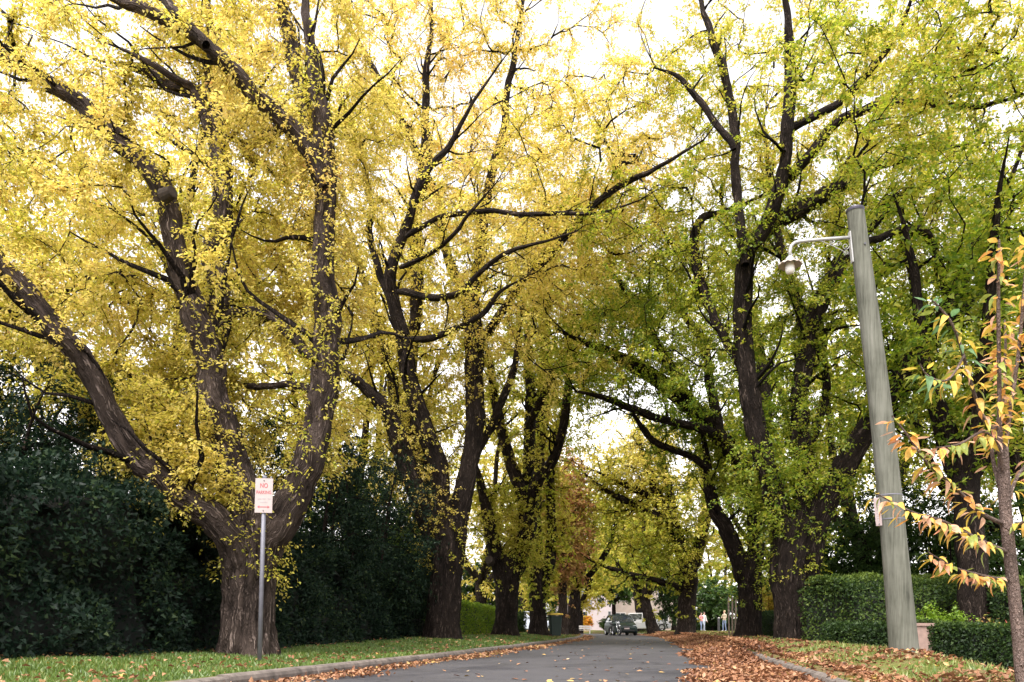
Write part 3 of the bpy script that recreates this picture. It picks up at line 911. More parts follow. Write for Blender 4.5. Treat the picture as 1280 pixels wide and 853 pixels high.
# R3
Y0 = 45.0
b = base_at(857, Y0); by = trunk_px(b, Y0) + 1
R3 = [
 LM(Y0, 0, 0, [(857, by, 11), (858, 770, 10.5), (859, 745, 10.5), (861, 715, 11), (862, 690, 10)]),
 LM(Y0, 0, -1, [(860, 720, 9), (852, 690, 9), (842, 662, 8), (830, 635, 7), (818, 605, 6), (806, 575, 5), (798, 545, 3.5)]),
 LM(Y0, 0, -2, [(846, 672, 6), (825, 650, 5), (800, 636, 4.5), (770, 620, 4), (745, 605, 3), (728, 590, 2)]),
 LM(Y0, 0, -2, [(840, 655, 5), (815, 625, 4.5), (790, 610, 4), (765, 598, 3), (740, 588, 2)]),
 LM(Y0, 0, 1, [(866, 710, 8), (876, 670, 7), (884, 630, 6), (880, 590, 5), (870, 550, 4)]),
 LM(Y0, 0, -1, [(838, 655, 6), (838, 620, 5.5), (830, 590, 5), (826, 560, 4), (815, 530, 3)]),
 LM(Y0, 0, -2, [(858, 740, 5), (835, 730, 4), (800, 720, 3.5), (770, 712, 3), (738, 700, 2.5)]),
]
C3r = [EL(810, 610, 44.5, 3.8, 3.6, 3.6, 4), EL(860, 600, 45, 2.6, 3, 4.2, 2), EL(850, 690, 45, 2.6, 2.2, 2.0, 1.4), EL(770, 600, 44, 2.2, 2.4, 2.4, 1), EL(790, 565, 44.5, 3.4, 2.6, 2.4, 1.6), EL(800, 690, 44.5, 2.6, 2.4, 1.4, .8)]
tree('elm_tree', 'thick-trunked yellow-green elm near the two walkers in light clothes', 'tree', GR, b, R3, C3r, 1100, 44000, (.14, .086),
     res=.09, tint=(.40, .10), seed=77, extra=1.0, flare=.25, epi=30, minr=.014, cl=.7, tint_z=(3, 12, -.12, .14), tsides=3)

# generic smaller or further trees
def auto_limbs(b, h, r, seed, nl=5, th=.35, lean=(0, 0), spread=.5):
    rng = random.Random(seed)
    b = np.asarray(b)
    top = b + np.array((lean[0], lean[1], h * th))
    out = [[(*b, r * 1.05), (*(b + (top - b) * .5 + np.array((.03, .02, 0))), r * .92), (*top, r * .8)]]
    a0 = rng.random() * 6.28
    for k in range(nl):
        a = a0 + k * 2.4
        rr = h * spread * rng.uniform(.5, 1)
        e = top + np.array((math.cos(a) * rr, math.sin(a) * rr, h * (1 - th) * rng.uniform(.6, .95)))
        st = b + (top - b) * rng.uniform(.78, .95)
        m1 = st + (e - st) * .35 + np.array((math.cos(a), math.sin(a), -.2)) * rr * .12
        m2 = st + (e - st) * .7 + np.array((0, 0, .04 * h))
        out.append([(*st, r * .55), (*m1, r * .42), (*m2, r * .26), (*e, r * .09)])
    return out
def auto_tree(name, label, cat, group, px, Y, h, cr, r, seed, nt_=260, nl=9000, leaf=(.2, .12), th=.35, mat='leaf_elm', bark='bark_dark',
              tint=(.45, .1), lean=(0, 0), cz=.62, crz=.40, spread=.4, x=None, **kw):
    bx_ = (px - CX) / FPX * Y if x is None else x
    b = np.array((bx_, Y, float(gz(bx_, Y)) - .03))
    lim = auto_limbs(b, h, r, seed, th=th, lean=lean, spread=spread)
    c = b + np.array((lean[0], lean[1], h * cz))
    cr_ = cr if hasattr(cr, '__len__') else (cr, cr)
    return tree(name, label, cat, group, b, lim, [(c, (cr_[0], cr_[1], h * crz), 1)], nt_, nl, leaf, mat=mat, bark=bark, res=.09, tint=tint,
                seed=seed, flare=.3, minr=kw.pop('minr', .011), cl=kw.pop('cl', .7), tsides=3, twigs=kw.pop('twigs', False), **kw)

FAR = 'trees further along the street'
auto_tree('elm_tree', 'yellow-green elm leaning over the road left of the white parked car', 'tree', FAR, 818, 58, 11, 4.5, .42, 101, 320, 11000, (.24, .15), th=.3, tint=(.40, .1), lean=(-.9, 0), cz=.66, crz=.36, epi=12)
auto_tree('elm_tree', 'slender dark-stemmed elm arching bare twigs beyond the green car', 'tree', FAR, 803, 68, 12, 4.8, .36, 102, 260, 7000, (.26, .16), th=.38, tint=(.52, .12), lean=(-.7, 0), cz=.68, crz=.33)
auto_tree('elm_tree', 'pinkish russet tree with pale trunk behind the bin', 'tree', FAR, 703, 44, 11, (1.7, 1.8), .26, 103, 420, 15000, (.17, .11), th=.28, mat='leaf_pink', bark='bark_pale', tint=(.45, .2), cz=.58, crz=.40, spread=.14, epi=30)
auto_tree('elm_tree', 'dark elm trunk at the road bend just past the bin', 'tree', FAR, 714, 50, 11, 2.6, .40, 104, 380, 12000, (.2, .13), th=.3, tint=(.38, .1), lean=(.3, 0), cz=.68, crz=.34, epi=25)
auto_tree('elm_tree', 'bright yellow spreading tree in front of the white house', 'tree', FAR, 724, 74, 9.2, (4.3, 3.6), .34, 105, 380, 12500, (.26, .16), th=.32, tint=(.46, .06), cz=.62, crz=.38)
auto_tree('garden_tree', 'rounded dark green tree against the white arched house', 'tree', FAR, 767, 84, 8.0, (3.4, 3.0), .22, 106, 260, 12000, (.3, .18), th=.4, mat='leaf_green', tint=(.45, .18), cz=.68, crz=.30)
auto_tree('garden_tree', 'tall grey-green tree rising behind the white house', 'tree', FAR, 752, 112, 13, (5.5, 4), .3, 107, 260, 9000, (.4, .24), th=.3, mat='leaf_green', tint=(.7, .15), cz=.6, crz=.4)
auto_tree('garden_tree', 'pale yellow tree behind the roofs where the road ends', 'tree', FAR, 800, 105, 17, (7, 5), .4, 108, 380, 12000, (.42, .26), th=.25, tint=(.5, .1), cz=.58, crz=.42)
auto_tree('garden_tree', 'green tree filling the gap over the far road bend', 'tree', FAR, 700, 98, 17, (6.5, 5), .4, 109, 360, 12000, (.4, .25), th=.25, tint=(.34, .12), cz=.58, crz=.42)
# back gardens, road's sign side
BL, BR = 'garden trees behind the parking sign verge', 'garden trees behind the clipped hedges'
auto_tree('garden_tree', 'yellow-leaved tree filling the space between the two nearest sign-side elms', 'tree', BL, 440, 30, 15, (4.6, 3.5), .3, 111, 520, 24000, (.16, .10), tint=(.47, .1), cz=.62, crz=.40, th=.3)
auto_tree('garden_tree', 'yellow tree high behind the massive forked elm', 'tree', BL, 180, 21, 14, (5.5, 3.2), .3, 112, 560, 30000, (.13, .08), tint=(.50, .1), cz=.66, crz=.34, th=.35)
auto_tree('garden_tree', 'golden tree behind the lime clipped hedge', 'tree', BL, 600, 42, 14, (5, 4), .34, 113, 420, 14000, (.2, .12), tint=(.50, .12), cz=.52, crz=.46, th=.2)
auto_tree('garden_tree', 'soft yellow tree behind the slimmer low-forking elm', 'tree', BL, 655, 62, 15, (4.4, 4), .34, 114, 340, 9500, (.28, .17), tint=(.47, .1), cz=.55, crz=.45, th=.2)
auto_tree('garden_tree', 'mid-green tree between the dark shrubs and the multi-stemmed elm', 'tree', BL, 470, 25, 6.4, (2.4, 1.8), .2, 115, 360, 20000, (.12, .07), mat='leaf_green', tint=(.72, .16), cz=.56, crz=.44, th=.2)
# back gardens, lamp pole side
auto_tree('garden_tree', 'green-gold tree behind the broad elm and above the tall hedge', 'tree', BR, 1080, 31, 15, (5.5, 4), .32, 121, 600, 26000, (.17, .10), tint=(.32, .12), cz=.6, crz=.42, th=.25)
auto_tree('garden_tree', 'dark evergreen tree behind the low clipped hedge near the sapling', 'tree', BR, 1130, 24, 5.6, (3.0, 1.8), .2, 122, 420, 22000, (.11, .06), mat='leaf_green', tint=(.30, .2), cz=.55, crz=.42, th=.2)
auto_tree('garden_tree', 'yellow-green tree at the frame edge behind the sapling', 'tree', BR, 1300, 22, 13, (4.5, 3.5), .3, 123, 520, 26000, (.13, .08), tint=(.36, .14), cz=.62, crz=.40, th=.25)
auto_tree('garden_tree', 'leafy green-yellow tree behind the walkers', 'tree', BR, 905, 86, 12, (6, 4), .34, 124, 420, 15000, (.30, .18), tint=(.26, .12), cz=.52, crz=.44, th=.2)
auto_tree('garden_tree', 'yellow-green tree between the two lamp-side elms', 'tree', BR, 975, 40, 15, (5, 4), .3, 125, 420, 14000, (.2, .12), tint=(.38, .14), cz=.55, crz=.46, th=.2)
auto_tree('garden_tree', 'dark trunked tree rising through the low clipped hedge', 'tree', BR, 1222, 16.5, 11, (2.8, 2.4), .30, 126, 260, 13000, (.12, .07), tint=(.16, .12), cz=.72, crz=.30, th=.42, spread=.25, lean=(-.3, 0), epi=40)
auto_tree('garden_tree', 'dark conical evergreen standing behind the thick-trunked elm', 'tree', BR, 842, 62, 6.5, (1.5, 1.4), .16, 127, 220, 9000, (.2, .1), mat='leaf_green', tint=(.15, .12), cz=.5, crz=.5, th=.2)

GS = 'dark garden shrubs behind the verges'
for k_, (px, Y, h, cr, lab) in enumerate([
    (1062, 25, 4.2, 2.1, 'dark evergreen shrub above the tall rounded hedge'),
    (1190, 22.5, 4.6, 2.2, 'dark evergreen shrub between the lamp pole and the dark trunk'),
    (1285, 20, 4.6, 2.2, 'dark evergreen shrub at the frame edge behind the sapling'),
    (1000, 36, 4.5, 2.6, 'dark green shrub glimpsed beside the broad elm trunk'),
    (985, 54, 4.2, 2.4, 'dark green shrub behind the tree stakes'),
    (890, 78, 5.0, 4.0, 'dark green shrub mass behind the walkers and hedge'),
    (590, 47, 4.2, 2.6, 'dark green shrub above the lime hedge'),
    (655, 66, 4.4, 3.2, 'dark green shrub behind the silver-blue car')]):
    auto_tree('garden_shrub', lab, 'shrub', GS, px, Y, h, (cr, cr * .7), .1, 140 + k_, 260, 11000, (.06 + .0032 * Y, .033 + .0016 * Y), mat='leaf_green', tint=(.32, .2), cz=.5, crz=.5, th=.12, twigs=False, cl=.5, minr=.008)
# ------------------------------------------------------------------ hedges and shrubs
def hedge(name, label, cat, group, line, h, th, n, leaf, mat, tint=(.5, .2), seed=0, bulge=.12, round_=.25, core_in=.10, lit_top_tint=0.0, depth=.14, level=None):
    """clipped or loose hedge along a polyline of (x,y); > core (dark solid stand-in for the twigs, blocks light), foliage"""
    rng = np.random.default_rng(seed)
    line = np.asarray(line, float)
    seg = np.linalg.norm(np.diff(line, axis=0), axis=1)
    L = np.concatenate([[0], np.cumsum(seg)])
    tot = L[-1]
    b = np.array((line[0][0], line[0][1], float(gz(line[0][0], line[0][1]))))
    root = empty(name, tuple(b))
    tag(root, label, cat, group)
    def at(u):
        x = np.interp(u, L, line[:, 0]); y = np.interp(u, L, line[:, 1])
        x2 = np.interp(np.minimum(u + .05, tot), L, line[:, 0]); y2 = np.interp(np.minimum(u + .05, tot), L, line[:, 1])
        x1 = np.interp(np.maximum(u - .05, 0), L, line[:, 0]); y1 = np.interp(np.maximum(u - .05, 0), L, line[:, 1])
        d = norm(np.stack([x2 - x1, y2 - y1], -1))
        return x, y, d
    # perimeter of the rounded section: angle -> (offset across, height)
    def shell(u, v, inset=0.0):
        """u along 0..tot, v 0..1 round the section from front foot over the top to back foot"""
        x, y, d = at(u)
        nrm_ = np.stack([d[:, 1], -d[:, 0]], -1)      # towards +side
        H = h + (vnoise(np.stack([u * .6, u * 0 + seed, u * 0], -1)) - .5) * bulge * 1.5
        T = th / 2
        per = 2 * H + 2 * T
        s = v * per
        ox = np.where(s < H, T, np.where(s < H + 2 * T, T - (s - H), -T))
        oz = np.where(s < H, s, np.where(s < H + 2 * T, H, H - (s - H - 2 * T)))
        nx = np.where(s < H, 1., np.where(s < H + 2 * T, 0., -1.))
        nz = np.where((s >= H) & (s < H + 2 * T), 1., .15)
        # round the shoulders
        dz = np.maximum(0, oz - (H - round_)); dx = np.maximum(0, np.abs(ox) - (T - round_))
        q = np.sqrt(dz * dz + dx * dx)
        k = np.where((dz > 0) & (dx > 0) & (q > round_), round_ / np.maximum(q, 1e-6), 1)
        oz = np.where(k < 1, H - round_ + dz * k, oz)
        ox = np.where(k < 1, np.sign(ox) * (T - round_ + dx * k), ox)
        # ends rounded
        e = np.minimum(u, tot - u)
        z0 = gz(x, y) if level is None else x * 0 + level
        p = np.stack([x + nrm_[:, 0] * ox, y + nrm_[:, 1] * ox, z0 + oz], -1)
        nn = norm(np.stack([nrm_[:, 0] * nx, nrm_[:, 1] * nx, nz], -1))
        bl = (vnoise(p * 1.7 + seed) - .5) * bulge * 2 + (vnoise(p * 5 + seed) - .5) * bulge
        return p + nn * (bl - inset)[:, None] if np.ndim(inset) else p + nn * bl[:, None] - nn * inset, nn
    # core: solid dark filler added to stop light passing through
    nu = max(4, int(tot / .3)); nv = 22
    U, Vv = np.meshgrid(np.linspace(0.06, tot - .06, nu), np.linspace(0, 1, nv), indexing='ij')
    p, _ = shell(U.ravel(), Vv.ravel(), core_in)
    i = np.arange(nu - 1)[:, None] * nv + np.arange(nv - 1)[None]
    f = np.stack([i, i + 1, i + nv + 1, i + nv], -1).reshape(-1, 4)
    caps = []
    for k0 in (0, (nu - 1) * nv):
        for j in range(nv // 2 - 1):
            caps.append((k0 + j, k0 + j + 1, k0 + nv - 2 - j, k0 + nv - 1 - j))
    f = np.concatenate([f, np.array(caps)])
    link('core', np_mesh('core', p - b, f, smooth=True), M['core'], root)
    # foliage: shell and ends
    u = rng.random(n) * tot; v = np.where(rng.random(n) < .82, rng.random(n) * (h + th) / (2 * h + th), rng.random(n))
    ends_n = int(n * th / max(tot, .1) * .8)
    p, nn = shell(u, v, rng.random(n) ** 2 * depth - .02)
    if ends_n:
        ue = np.where(rng.random(ends_n) < .5, 0., tot)
        pe, _ = shell(ue, rng.random(ends_n), 0.0)
        x, y, d = at(ue)
        lam = rng.random(ends_n)
        cx_, cy_ = x, y
        pe[:, 0] = cx_ + (pe[:, 0] - cx_) * lam; pe[:, 1] = cy_ + (pe[:, 1] - cy_) * lam
        ne_ = np.stack([np.where(ue > 0, 1, -1) * d[:, 0], np.where(ue > 0, 1, -1) * d[:, 1], d[:, 0] * 0], -1)
        p = np.concatenate([p, pe + ne_ * rng.uniform(-.06, .06, (ends_n, 1))]); nn = np.concatenate([nn, ne_])
    m = len(p)
    up = norm(nn + rng.normal(size=(m, 3)) * .55)
    d_ = norm(rng.normal(size=(m, 3)) + nn * .35 + np.array((0, 0, .1)))
    ll = leaf[0] * rng.uniform(.6, 1.3, m)
    tn = tint[0] + rng.normal(size=m) * tint[1] + (vnoise(p * 2.3 + seed) - .5) * .4 + lit_top_tint * sm((p[:, 2] - b[2] - h * .75) / (h * .25))  # upper foliage tinted lighter: light from above put into the leaf colour
    link('foliage', leaf_mesh('foliage', [(p - b, d_, up, ll, ll * leaf[1] / leaf[0], tn)], True), M[mat], root)
    return root

def rl(t0, y0, y1, n=12, dt=0.0):
    ys = np.linspace(y0, y1, n)
    return [(float(xc(y)) + t0 + dt * k / (n - 1), y) for k, y in enumerate(ys)]

hedge('hedge', 'dark unclipped evergreen hedge along the grass behind the parking sign', 'hedge', None, rl(-6.95, 3.0, 25.0, 20, .3), 2.2, 1.7, 135000, (.080, .037), 'leaf_dark', (.42, .24), 3, .5, .7, .55, 0, .36)
hedge('hedge', 'bright lime clipped hedge between two elm trunks', 'hedge', None, rl(-6.6, 26.5, 36.5, 8), 1.25, 1.0, 13000, (.075, .045), 'leaf_lime', (.5, .2), 4, .05, .12)
hedge('hedge', 'dark green clipped hedge end behind the slimmer elm', 'hedge', None, rl(-6.4, 37.6, 44.5, 6), 1.15, 1.0, 6000, (.1, .06), 'leaf_hedge', (.3, .2), 14, .06, .15)
def W2(px, Y): return ((px - CX) / FPX * Y, Y)
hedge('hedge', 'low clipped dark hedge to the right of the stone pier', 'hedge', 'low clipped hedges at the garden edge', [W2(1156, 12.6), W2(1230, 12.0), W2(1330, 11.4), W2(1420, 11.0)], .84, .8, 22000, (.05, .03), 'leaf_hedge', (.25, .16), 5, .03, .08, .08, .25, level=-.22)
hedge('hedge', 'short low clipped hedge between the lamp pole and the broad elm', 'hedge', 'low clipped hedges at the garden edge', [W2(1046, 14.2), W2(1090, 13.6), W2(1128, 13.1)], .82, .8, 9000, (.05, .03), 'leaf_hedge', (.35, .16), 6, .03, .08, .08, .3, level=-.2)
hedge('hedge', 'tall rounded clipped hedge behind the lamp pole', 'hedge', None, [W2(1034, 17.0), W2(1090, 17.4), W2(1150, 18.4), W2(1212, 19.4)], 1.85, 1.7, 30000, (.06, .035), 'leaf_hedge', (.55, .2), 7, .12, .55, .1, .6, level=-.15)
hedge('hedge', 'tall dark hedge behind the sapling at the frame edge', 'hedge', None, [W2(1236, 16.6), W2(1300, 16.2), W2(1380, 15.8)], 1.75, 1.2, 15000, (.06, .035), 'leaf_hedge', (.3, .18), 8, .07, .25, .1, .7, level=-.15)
hedge('hedge', 'dark clipped hedge behind the walkers', 'hedge', None, [W2(868, 84), W2(900, 80), W2(935, 74)], 1.0, 1.2, 8000, (.14, .08), 'leaf_hedge', (.12, .1), 9, .08, .2)
hedge('hedge', 'low dark hedge between the two lamp-side elm trunks', 'hedge', None, [W2(955, 34), W2(990, 30), W2(1035, 27)], 1.0, 1.0, 8000, (.09, .05), 'leaf_hedge', (.2, .14), 10, .06, .2)

SH = 'dark evergreen shrubs massed behind the parking sign'
for k, (px, Y, h, cr, lab) in enumerate([
    (-50, 11.5, 5.4, 1.9, 'tall dark shrub at the frame edge with hanging leaves against the sky'),
    (75, 13.0, 5.2, 2.0, 'dark shrub below the low outstretched limb of the massive elm'),
    (165, 15.0, 5.6, 2.2, 'dark evergreen shrub under the middle of the massive elm'),
    (258, 16.5, 5.4, 2.1, 'dark evergreen shrub hidden behind the massive elm trunk'),
    (375, 18.5, 5.6, 2.2, 'dark shrub just to the right of the massive elm trunk'),
    (455, 20.5, 5.4, 2.1, 'dark shrub beneath the mid-green tree'),
    (505, 25.5, 5.0, 2.0, 'dark shrub mass behind the multi-stemmed elm trunk')]):
    x = (px - CX) / FPX * Y
    b = np.array((x, Y, float(gz(x, Y)) - .03))
    lim = auto_limbs(b, h, .08, 300 + k, nl=6, th=.12, spread=.32)
    tree('evergreen_shrub', lab, 'shrub', SH, b, lim, [(b + np.array((0, 0, h * .52)), (cr, cr * .8, h * .48), 1)], 360, 23000, (.09, .038), mat='leaf_dark',
         res=.06, tint=(.45, .22), seed=400 + k, flare=0, minr=.006, cl=.42, tsides=3, twigs=False, flat=.9)
def shrub(name, lab, cat, px, Y, h, cr, mat, n, leaf, tint, seed):
    x = (px - CX) / FPX * Y
    b = np.array((x, Y, float(gz(x, Y)) - .02))
    lim = auto_limbs(b, h, .03, seed, nl=6, th=.15, spread=.4)
    return tree(name, lab, cat, None, b, lim, [(b + np.array((0, 0, h * .55)), (cr, cr, h * .45), 1)], 90, n, leaf, mat=mat, res=.05, tint=tint, seed=seed, flare=0,
                minr=.005, cl=max(.15, cr * .4), tsides=3, twigs=False, flat=.9)
shrub('shrub', 'small light green rounded bush beside the lamp pole', 'shrub', 1172, 14.6, 1.35, .6, 'leaf_lime', 5000, (.06, .03), (.35, .2), 501)
shrub('shrub', 'tiny straggly plant at the foot of the dark trunk above the hedge', 'shrub', 1246, 14.0, 1.0, .45, 'leaf_pink', 900, (.07, .04), (.3, .4), 502)
shrub('shrub', 'orange autumn bush by the white house entrance', 'shrub', 732, 84, 1.6, .8, 'leaf_orange', 1800, (.22, .14), (.4, .25), 503)
shrub('shrub', 'small green bush right of the white house arch', 'shrub', 757, 86, 1.4, .7, 'leaf_green', 1200, (.18, .1), (.5, .2), 504)
shrub('shrub', 'golden bush glowing beside the dark lamp-side elm trunk', 'shrub', 963, 36, 2.6, .7, 'leaf_elm', 3000, (.13, .08), (.6, .15), 505)
shrub('shrub', 'grey-green bush in the gap behind the broad elm trunk', 'shrub', 1030, 25, 2.4, .9, 'leaf_hedge', 3600, (.1, .05), (.9, .2), 506)

# ------------------------------------------------------------------ grass and leaf litter
def blades(name, label, n, tlo, thi, ylo, yhi, hgt, seed, tint, ypow=2.0, dens=None):
    rng = np.random.default_rng(seed)
    y = ylo + (yhi - ylo) * rng.random(n) ** ypow
    tv = tlo + (thi - tlo) * rng.random(n)
    pn = vnoise(np.stack([tv * 1.3, y * 1.3, tv * 0 + seed], -1))
    if dens is not None:
        k = rng.random(n) < dens(tv, y, pn)
        y, tv, pn = y[k], tv[k], pn[k]
        n = len(y)
    x = xc(y) + tv
    z = gz_t(tv, y)
    hh = hgt * rng.uniform(.4, 1.2, n) * (.6 + .8 * pn)
    w = (.004 + .0007 * y) * rng.uniform(.7, 1.3, n)
    a = rng.random(n) * 6.283
    b0 = np.stack([x, y, z - .005], -1)
    sx = np.stack([np.cos(a), np.sin(a), a * 0], -1) * w[:, None]
    ln = rng.normal(size=(n, 3)) * hh[:, None] * .4
    tip = b0 + ln * np.array((1, 1, 0)) + np.stack([hh * 0, hh * 0, hh], -1)
    v = np.stack([b0 - sx, b0 + sx, tip], 1).reshape(-1, 3)
    f = np.arange(3 * n).reshape(-1, 3)
    tn = np.clip(tint + rng.normal(size=n) * .2 + (pn - .5) * .5, 0, 1)
    o = link(name, np_mesh(name, v, f, {'tint': ('FACE', 'FLOAT', tn)}), M['grass'])
    tag(o, label, 'grass', kind='stuff')
    return o
blades('grass', 'short green grass on the verge around the parking sign', 130000, -7.2, -2.92, 4.5, 48, .052, 1, .35)
blades('grass', 'thin dry grass among leaves on the lamp pole verge', 80000, 2.93, 8.5, 4.5, 70, .05, 2, .62,
       dens=lambda t_, y, pn: np.clip((pn - .40) * 3, .08, .9) * np.where((t_ > 5.5) & (y < 16), .3, 1))

rng = np.random.default_rng(77)
def litter_pts(n, tlo, thi, ylo, yhi, ypow, dens):
    y = ylo + (yhi - ylo) * rng.random(n) ** ypow
    tv = tlo + (thi - tlo) * rng.random(n)
    pn = vnoise(np.stack([tv * 1.1 + 4, y * 1.1, tv * 0 + 5], -1))
    k = rng.random(n) < dens(tv, y, pn)
    return tv[k], y[k]
def litter_z(tv, y):
    on = np.abs(tv) < HW
    z = np.where(on, road_z(tv), gz_t(np.where(on, 3.2, tv), y))
    kb = (np.abs(tv) >= HW) & (np.abs(tv) <= HW + .15)
    return np.where(kb, .128, z)
def pile(tv, y):
    """depth of the leaf bank in the lamp-side gutter"""
    w = sm((tv - 1.85) / .9) * np.where(tv > HW, np.exp(-np.maximum(0, tv - HW - .1) / .5), 1)
    return w * (.05 + .12 * sm((y - 12) / 4))
Ts, Ys, Zs = [], [], []
def add_litter(tv, y, thick=0.0):
    Ts.append(tv); Ys.append(y)
    Zs.append(litter_z(tv, y) + thick * rng.random(len(tv)) + .012 + rng.random(len(tv)) * .012)
# lamp-side gutter bank
tv, y = litter_pts(95000, 1.4, 3.1, 4.5, 60, 1.7, lambda t_, y_, p: np.clip((t_ - 1.5 - .35 * np.sin(y_ * .7) * .4 + (p - .5) * .8) * 2.2, 0, 1) * np.where((t_ > HW - .02) & (t_ < HW + .17) & (y_ < 13.5), .06, 1) * np.where((t_ > HW + .17) & (y_ < 13.5), .6, 1))
add_litter(tv, y); Zs[-1] = Zs[-1] + pile(tv, y) * rng.random(len(tv)) ** .5 * np.where((tv > HW) & (y < 13.5), 0, 1)
# lamp-side verge
tv, y = litter_pts(60000, 2.9, 8.0, 4.5, 60, 1.7, lambda t_, y_, p: np.clip((p - .26) * 1.7, 0.05, .9) * np.exp(-np.maximum(0, t_ - 4.5) / 3.0))
add_litter(tv, y)
# sign-side gutter
tv, y = litter_pts(30000, -HW, -1.2, 4.5, 60, 1.6, lambda t_, y_, p: np.clip((-t_ - 2.05 + (p - .5) * .6) * 1.9, 0, 1))
add_litter(tv, y, .02)
# sign-side grass: near kerb and at hedge foot
tv, y = litter_pts(22000, -7.0, -2.85, 4.5, 60, 1.6, lambda t_, y_, p: np.clip(.07 + (p - .45) * .8 * np.exp((t_ + 2.7) / .9) + .22 * np.exp((t_ + 2.7) / .35) + .3 * (t_ < -6.0), 0, 1) * np.where(y_ < 9.0, 2.2, 1))
add_litter(tv, y, .06)
tv = np.concatenate(Ts); y = np.concatenate(Ys); z = np.concatenate(Zs)
n = len(tv)
pos = np.stack([xc(y) + tv, y, z], -1)
dd = rng.normal(size=(n, 3)) * np.array((1, 1, .28))
up = norm(np.array((0, 0, 1.)) + rng.normal(size=(n, 3)) * .38)
ll = .056 * rng.uniform(.4, 1.5, n)
tn = .48 + rng.normal(size=n) * .2 + (vnoise(pos * np.array((.5, .5, 0)) + 3) - .5) * .4 + np.where(tv < 0, .12, 0)
wl = ll * rng.uniform(.5, .75, n)
nr_ = y < 15
tn = np.clip(tn, 0, 1)
v, f = leaf_geo(pos[nr_], dd[nr_], up[nr_], ll[nr_], wl[nr_], fold=.3, droop=.12)
v2 = leaf_tri(pos[~nr_], dd[~nr_], up[~nr_], ll[~nr_] * 1.25, wl[~nr_] * 1.25)
f3 = np.concatenate([f[:, [0, 1, 2]], f[:, [0, 2, 3]], np.arange(len(v2)).reshape(-1, 3) + len(v)])
o = link('leaf_litter', np_mesh('leaf_litter', np.concatenate([v, v2]), f3, {'tint': ('FACE', 'FLOAT', np.concatenate([tn[nr_], tn[nr_], tn[~nr_]]))}), M['litter'])
tag(o, 'brown and orange fallen leaves banked in the gutters and on the verges', 'leaves', kind='stuff')

# single leaves on the asphalt
leaf_cols = [(.36, .18, .085), (.44, .29, .09), (.30, .13, .06), (.42, .31, .19), (.20, .085, .045)]
LMATS = [plain('fallen_leaf_%d' % k, c_, .7, var=.25, scale=30) for k, c_ in enumerate(leaf_cols)]
def big_leaf_mesh(name, ln, wd, curl, fold, mat, serr=0):
    us = [0, .12, .3, .5, .7, .87, 1.0]
    ws = [.05, .55, .95, 1.0, .72, .34, .0]
    vs, fs = [], []
    for u, w in zip(us, ws):
        zc = -curl * ln * u * u
        vs += [(-w * wd / 2, u * ln, zc + fold * w * wd / 2), (0, u * ln, zc), (w * wd / 2, u * ln, zc + fold * w * wd / 2)]
    for i in range(len(us) - 1):
        a = i * 3
        fs += [(a, a + 1, a + 4, a + 3), (a + 1, a + 2, a + 5, a + 4)]
    me = bpy.data.meshes.new(name)
    me.from_pydata(vs, [], fs)
    for p in me.polygons: p.use_smooth = True
    me.materials.append(mat)
    return me
rr = random.Random(9)
flat_meshes = [big_leaf_mesh('fallen_leaf', .070 + .010 * (k % 3), .040 + .005 * (k % 2), .12 * ((k % 3) - 1), .25 + .1 * (k % 2), LMATS[k % 5]) for k in range(10)]
for k in range(150):
    Y = 7.6 + 34 * rr.random() ** 1.9
    tv_ = rr.triangular(-1.7, 1.6, 1.2) if rr.random() < .7 else rr.uniform(-1.8, 1.6)
    ci = rr.randrange(10)
    o = link('fallen_leaf', flat_meshes[ci])
    o.location = (float(xc(Y)) + tv_, Y, float(road_z(tv_)) + .012)
    o.rotation_euler = (rr.uniform(-.2, .2), rr.uniform(-.25, .25), rr.uniform(0, 6.28))
    s_ = rr.uniform(.7, 1.2)
    o.scale = (s_, s_, s_)
    tag(o, 'single %s fallen leaf lying on the bare grey asphalt' % ('orange-tan', 'yellow', 'russet', 'pale buff', 'dark brown')[ci % 5], 'leaf', 'single leaves scattered on the asphalt')

# ------------------------------------------------------------------ parking sign
M['galv'] = plain('galvanised_steel', (0.15, 0.15, 0.18), .55, .25, var=.15, scale=14)
M['sign_white'] = plain('sign_white', (0.36, 0.295, 0.285), .5, var=.08, scale=9)
M['sign_red'] = plain('sign_red', (0.34, 0.06, 0.07), .5, var=.2)
M['sign_grey'] = plain('sign_grey', (0.30, 0.27, 0.28), .6, var=.2)
M['bolt'] = plain('bolt_steel', (0.10, 0.10, 0.11), .4, .8)
def text(body, size, loc, rot, mat, parent, name='lettering', sx=1.0):
    cu = bpy.data.curves.new(name, 'FONT')
    cu.body = body
    cu.size = size
    cu.align_x = 'CENTER'; cu.align_y = 'CENTER'
    cu.extrude = .0008
    cu.offset = size * .012
    cu.materials.append(mat)
    tmp = bpy.data.objects.new('tmp_text', cu)
    COL.objects.link(tmp)
    me = bpy.data.meshes.new_from_object(tmp.evaluated_get(bpy.context.evaluated_depsgraph_get()))
    bpy.data.objects.remove(tmp)
    o = link(name, me, mat)
    o.parent = parent; o.location = loc; o.rotation_euler = rot; o.scale = (sx, 1, 1)
    return o
Ysg = 10.5
bx, bz = (324 - CX) / FPX * Ysg, 0
bz = float(gz(bx, Ysg))
sg = empty('parking_sign', (bx, Ysg, bz))
tag(sg, 'white and red parking sign on a slim grey steel post in the grass', 'sign')
ztop = CAMZ + (HY - 598) / FPX * Ysg - bz
dxl = (331 - 324) / FPX * Ysg
lean = dxl / ztop
MB().tube([(0, 0, -.15), (lean * ztop * .5, 0, ztop * .5), (lean * ztop, 0, ztop + .015)], .029, 14).build('post', M['galv'], sg, smooth=True)
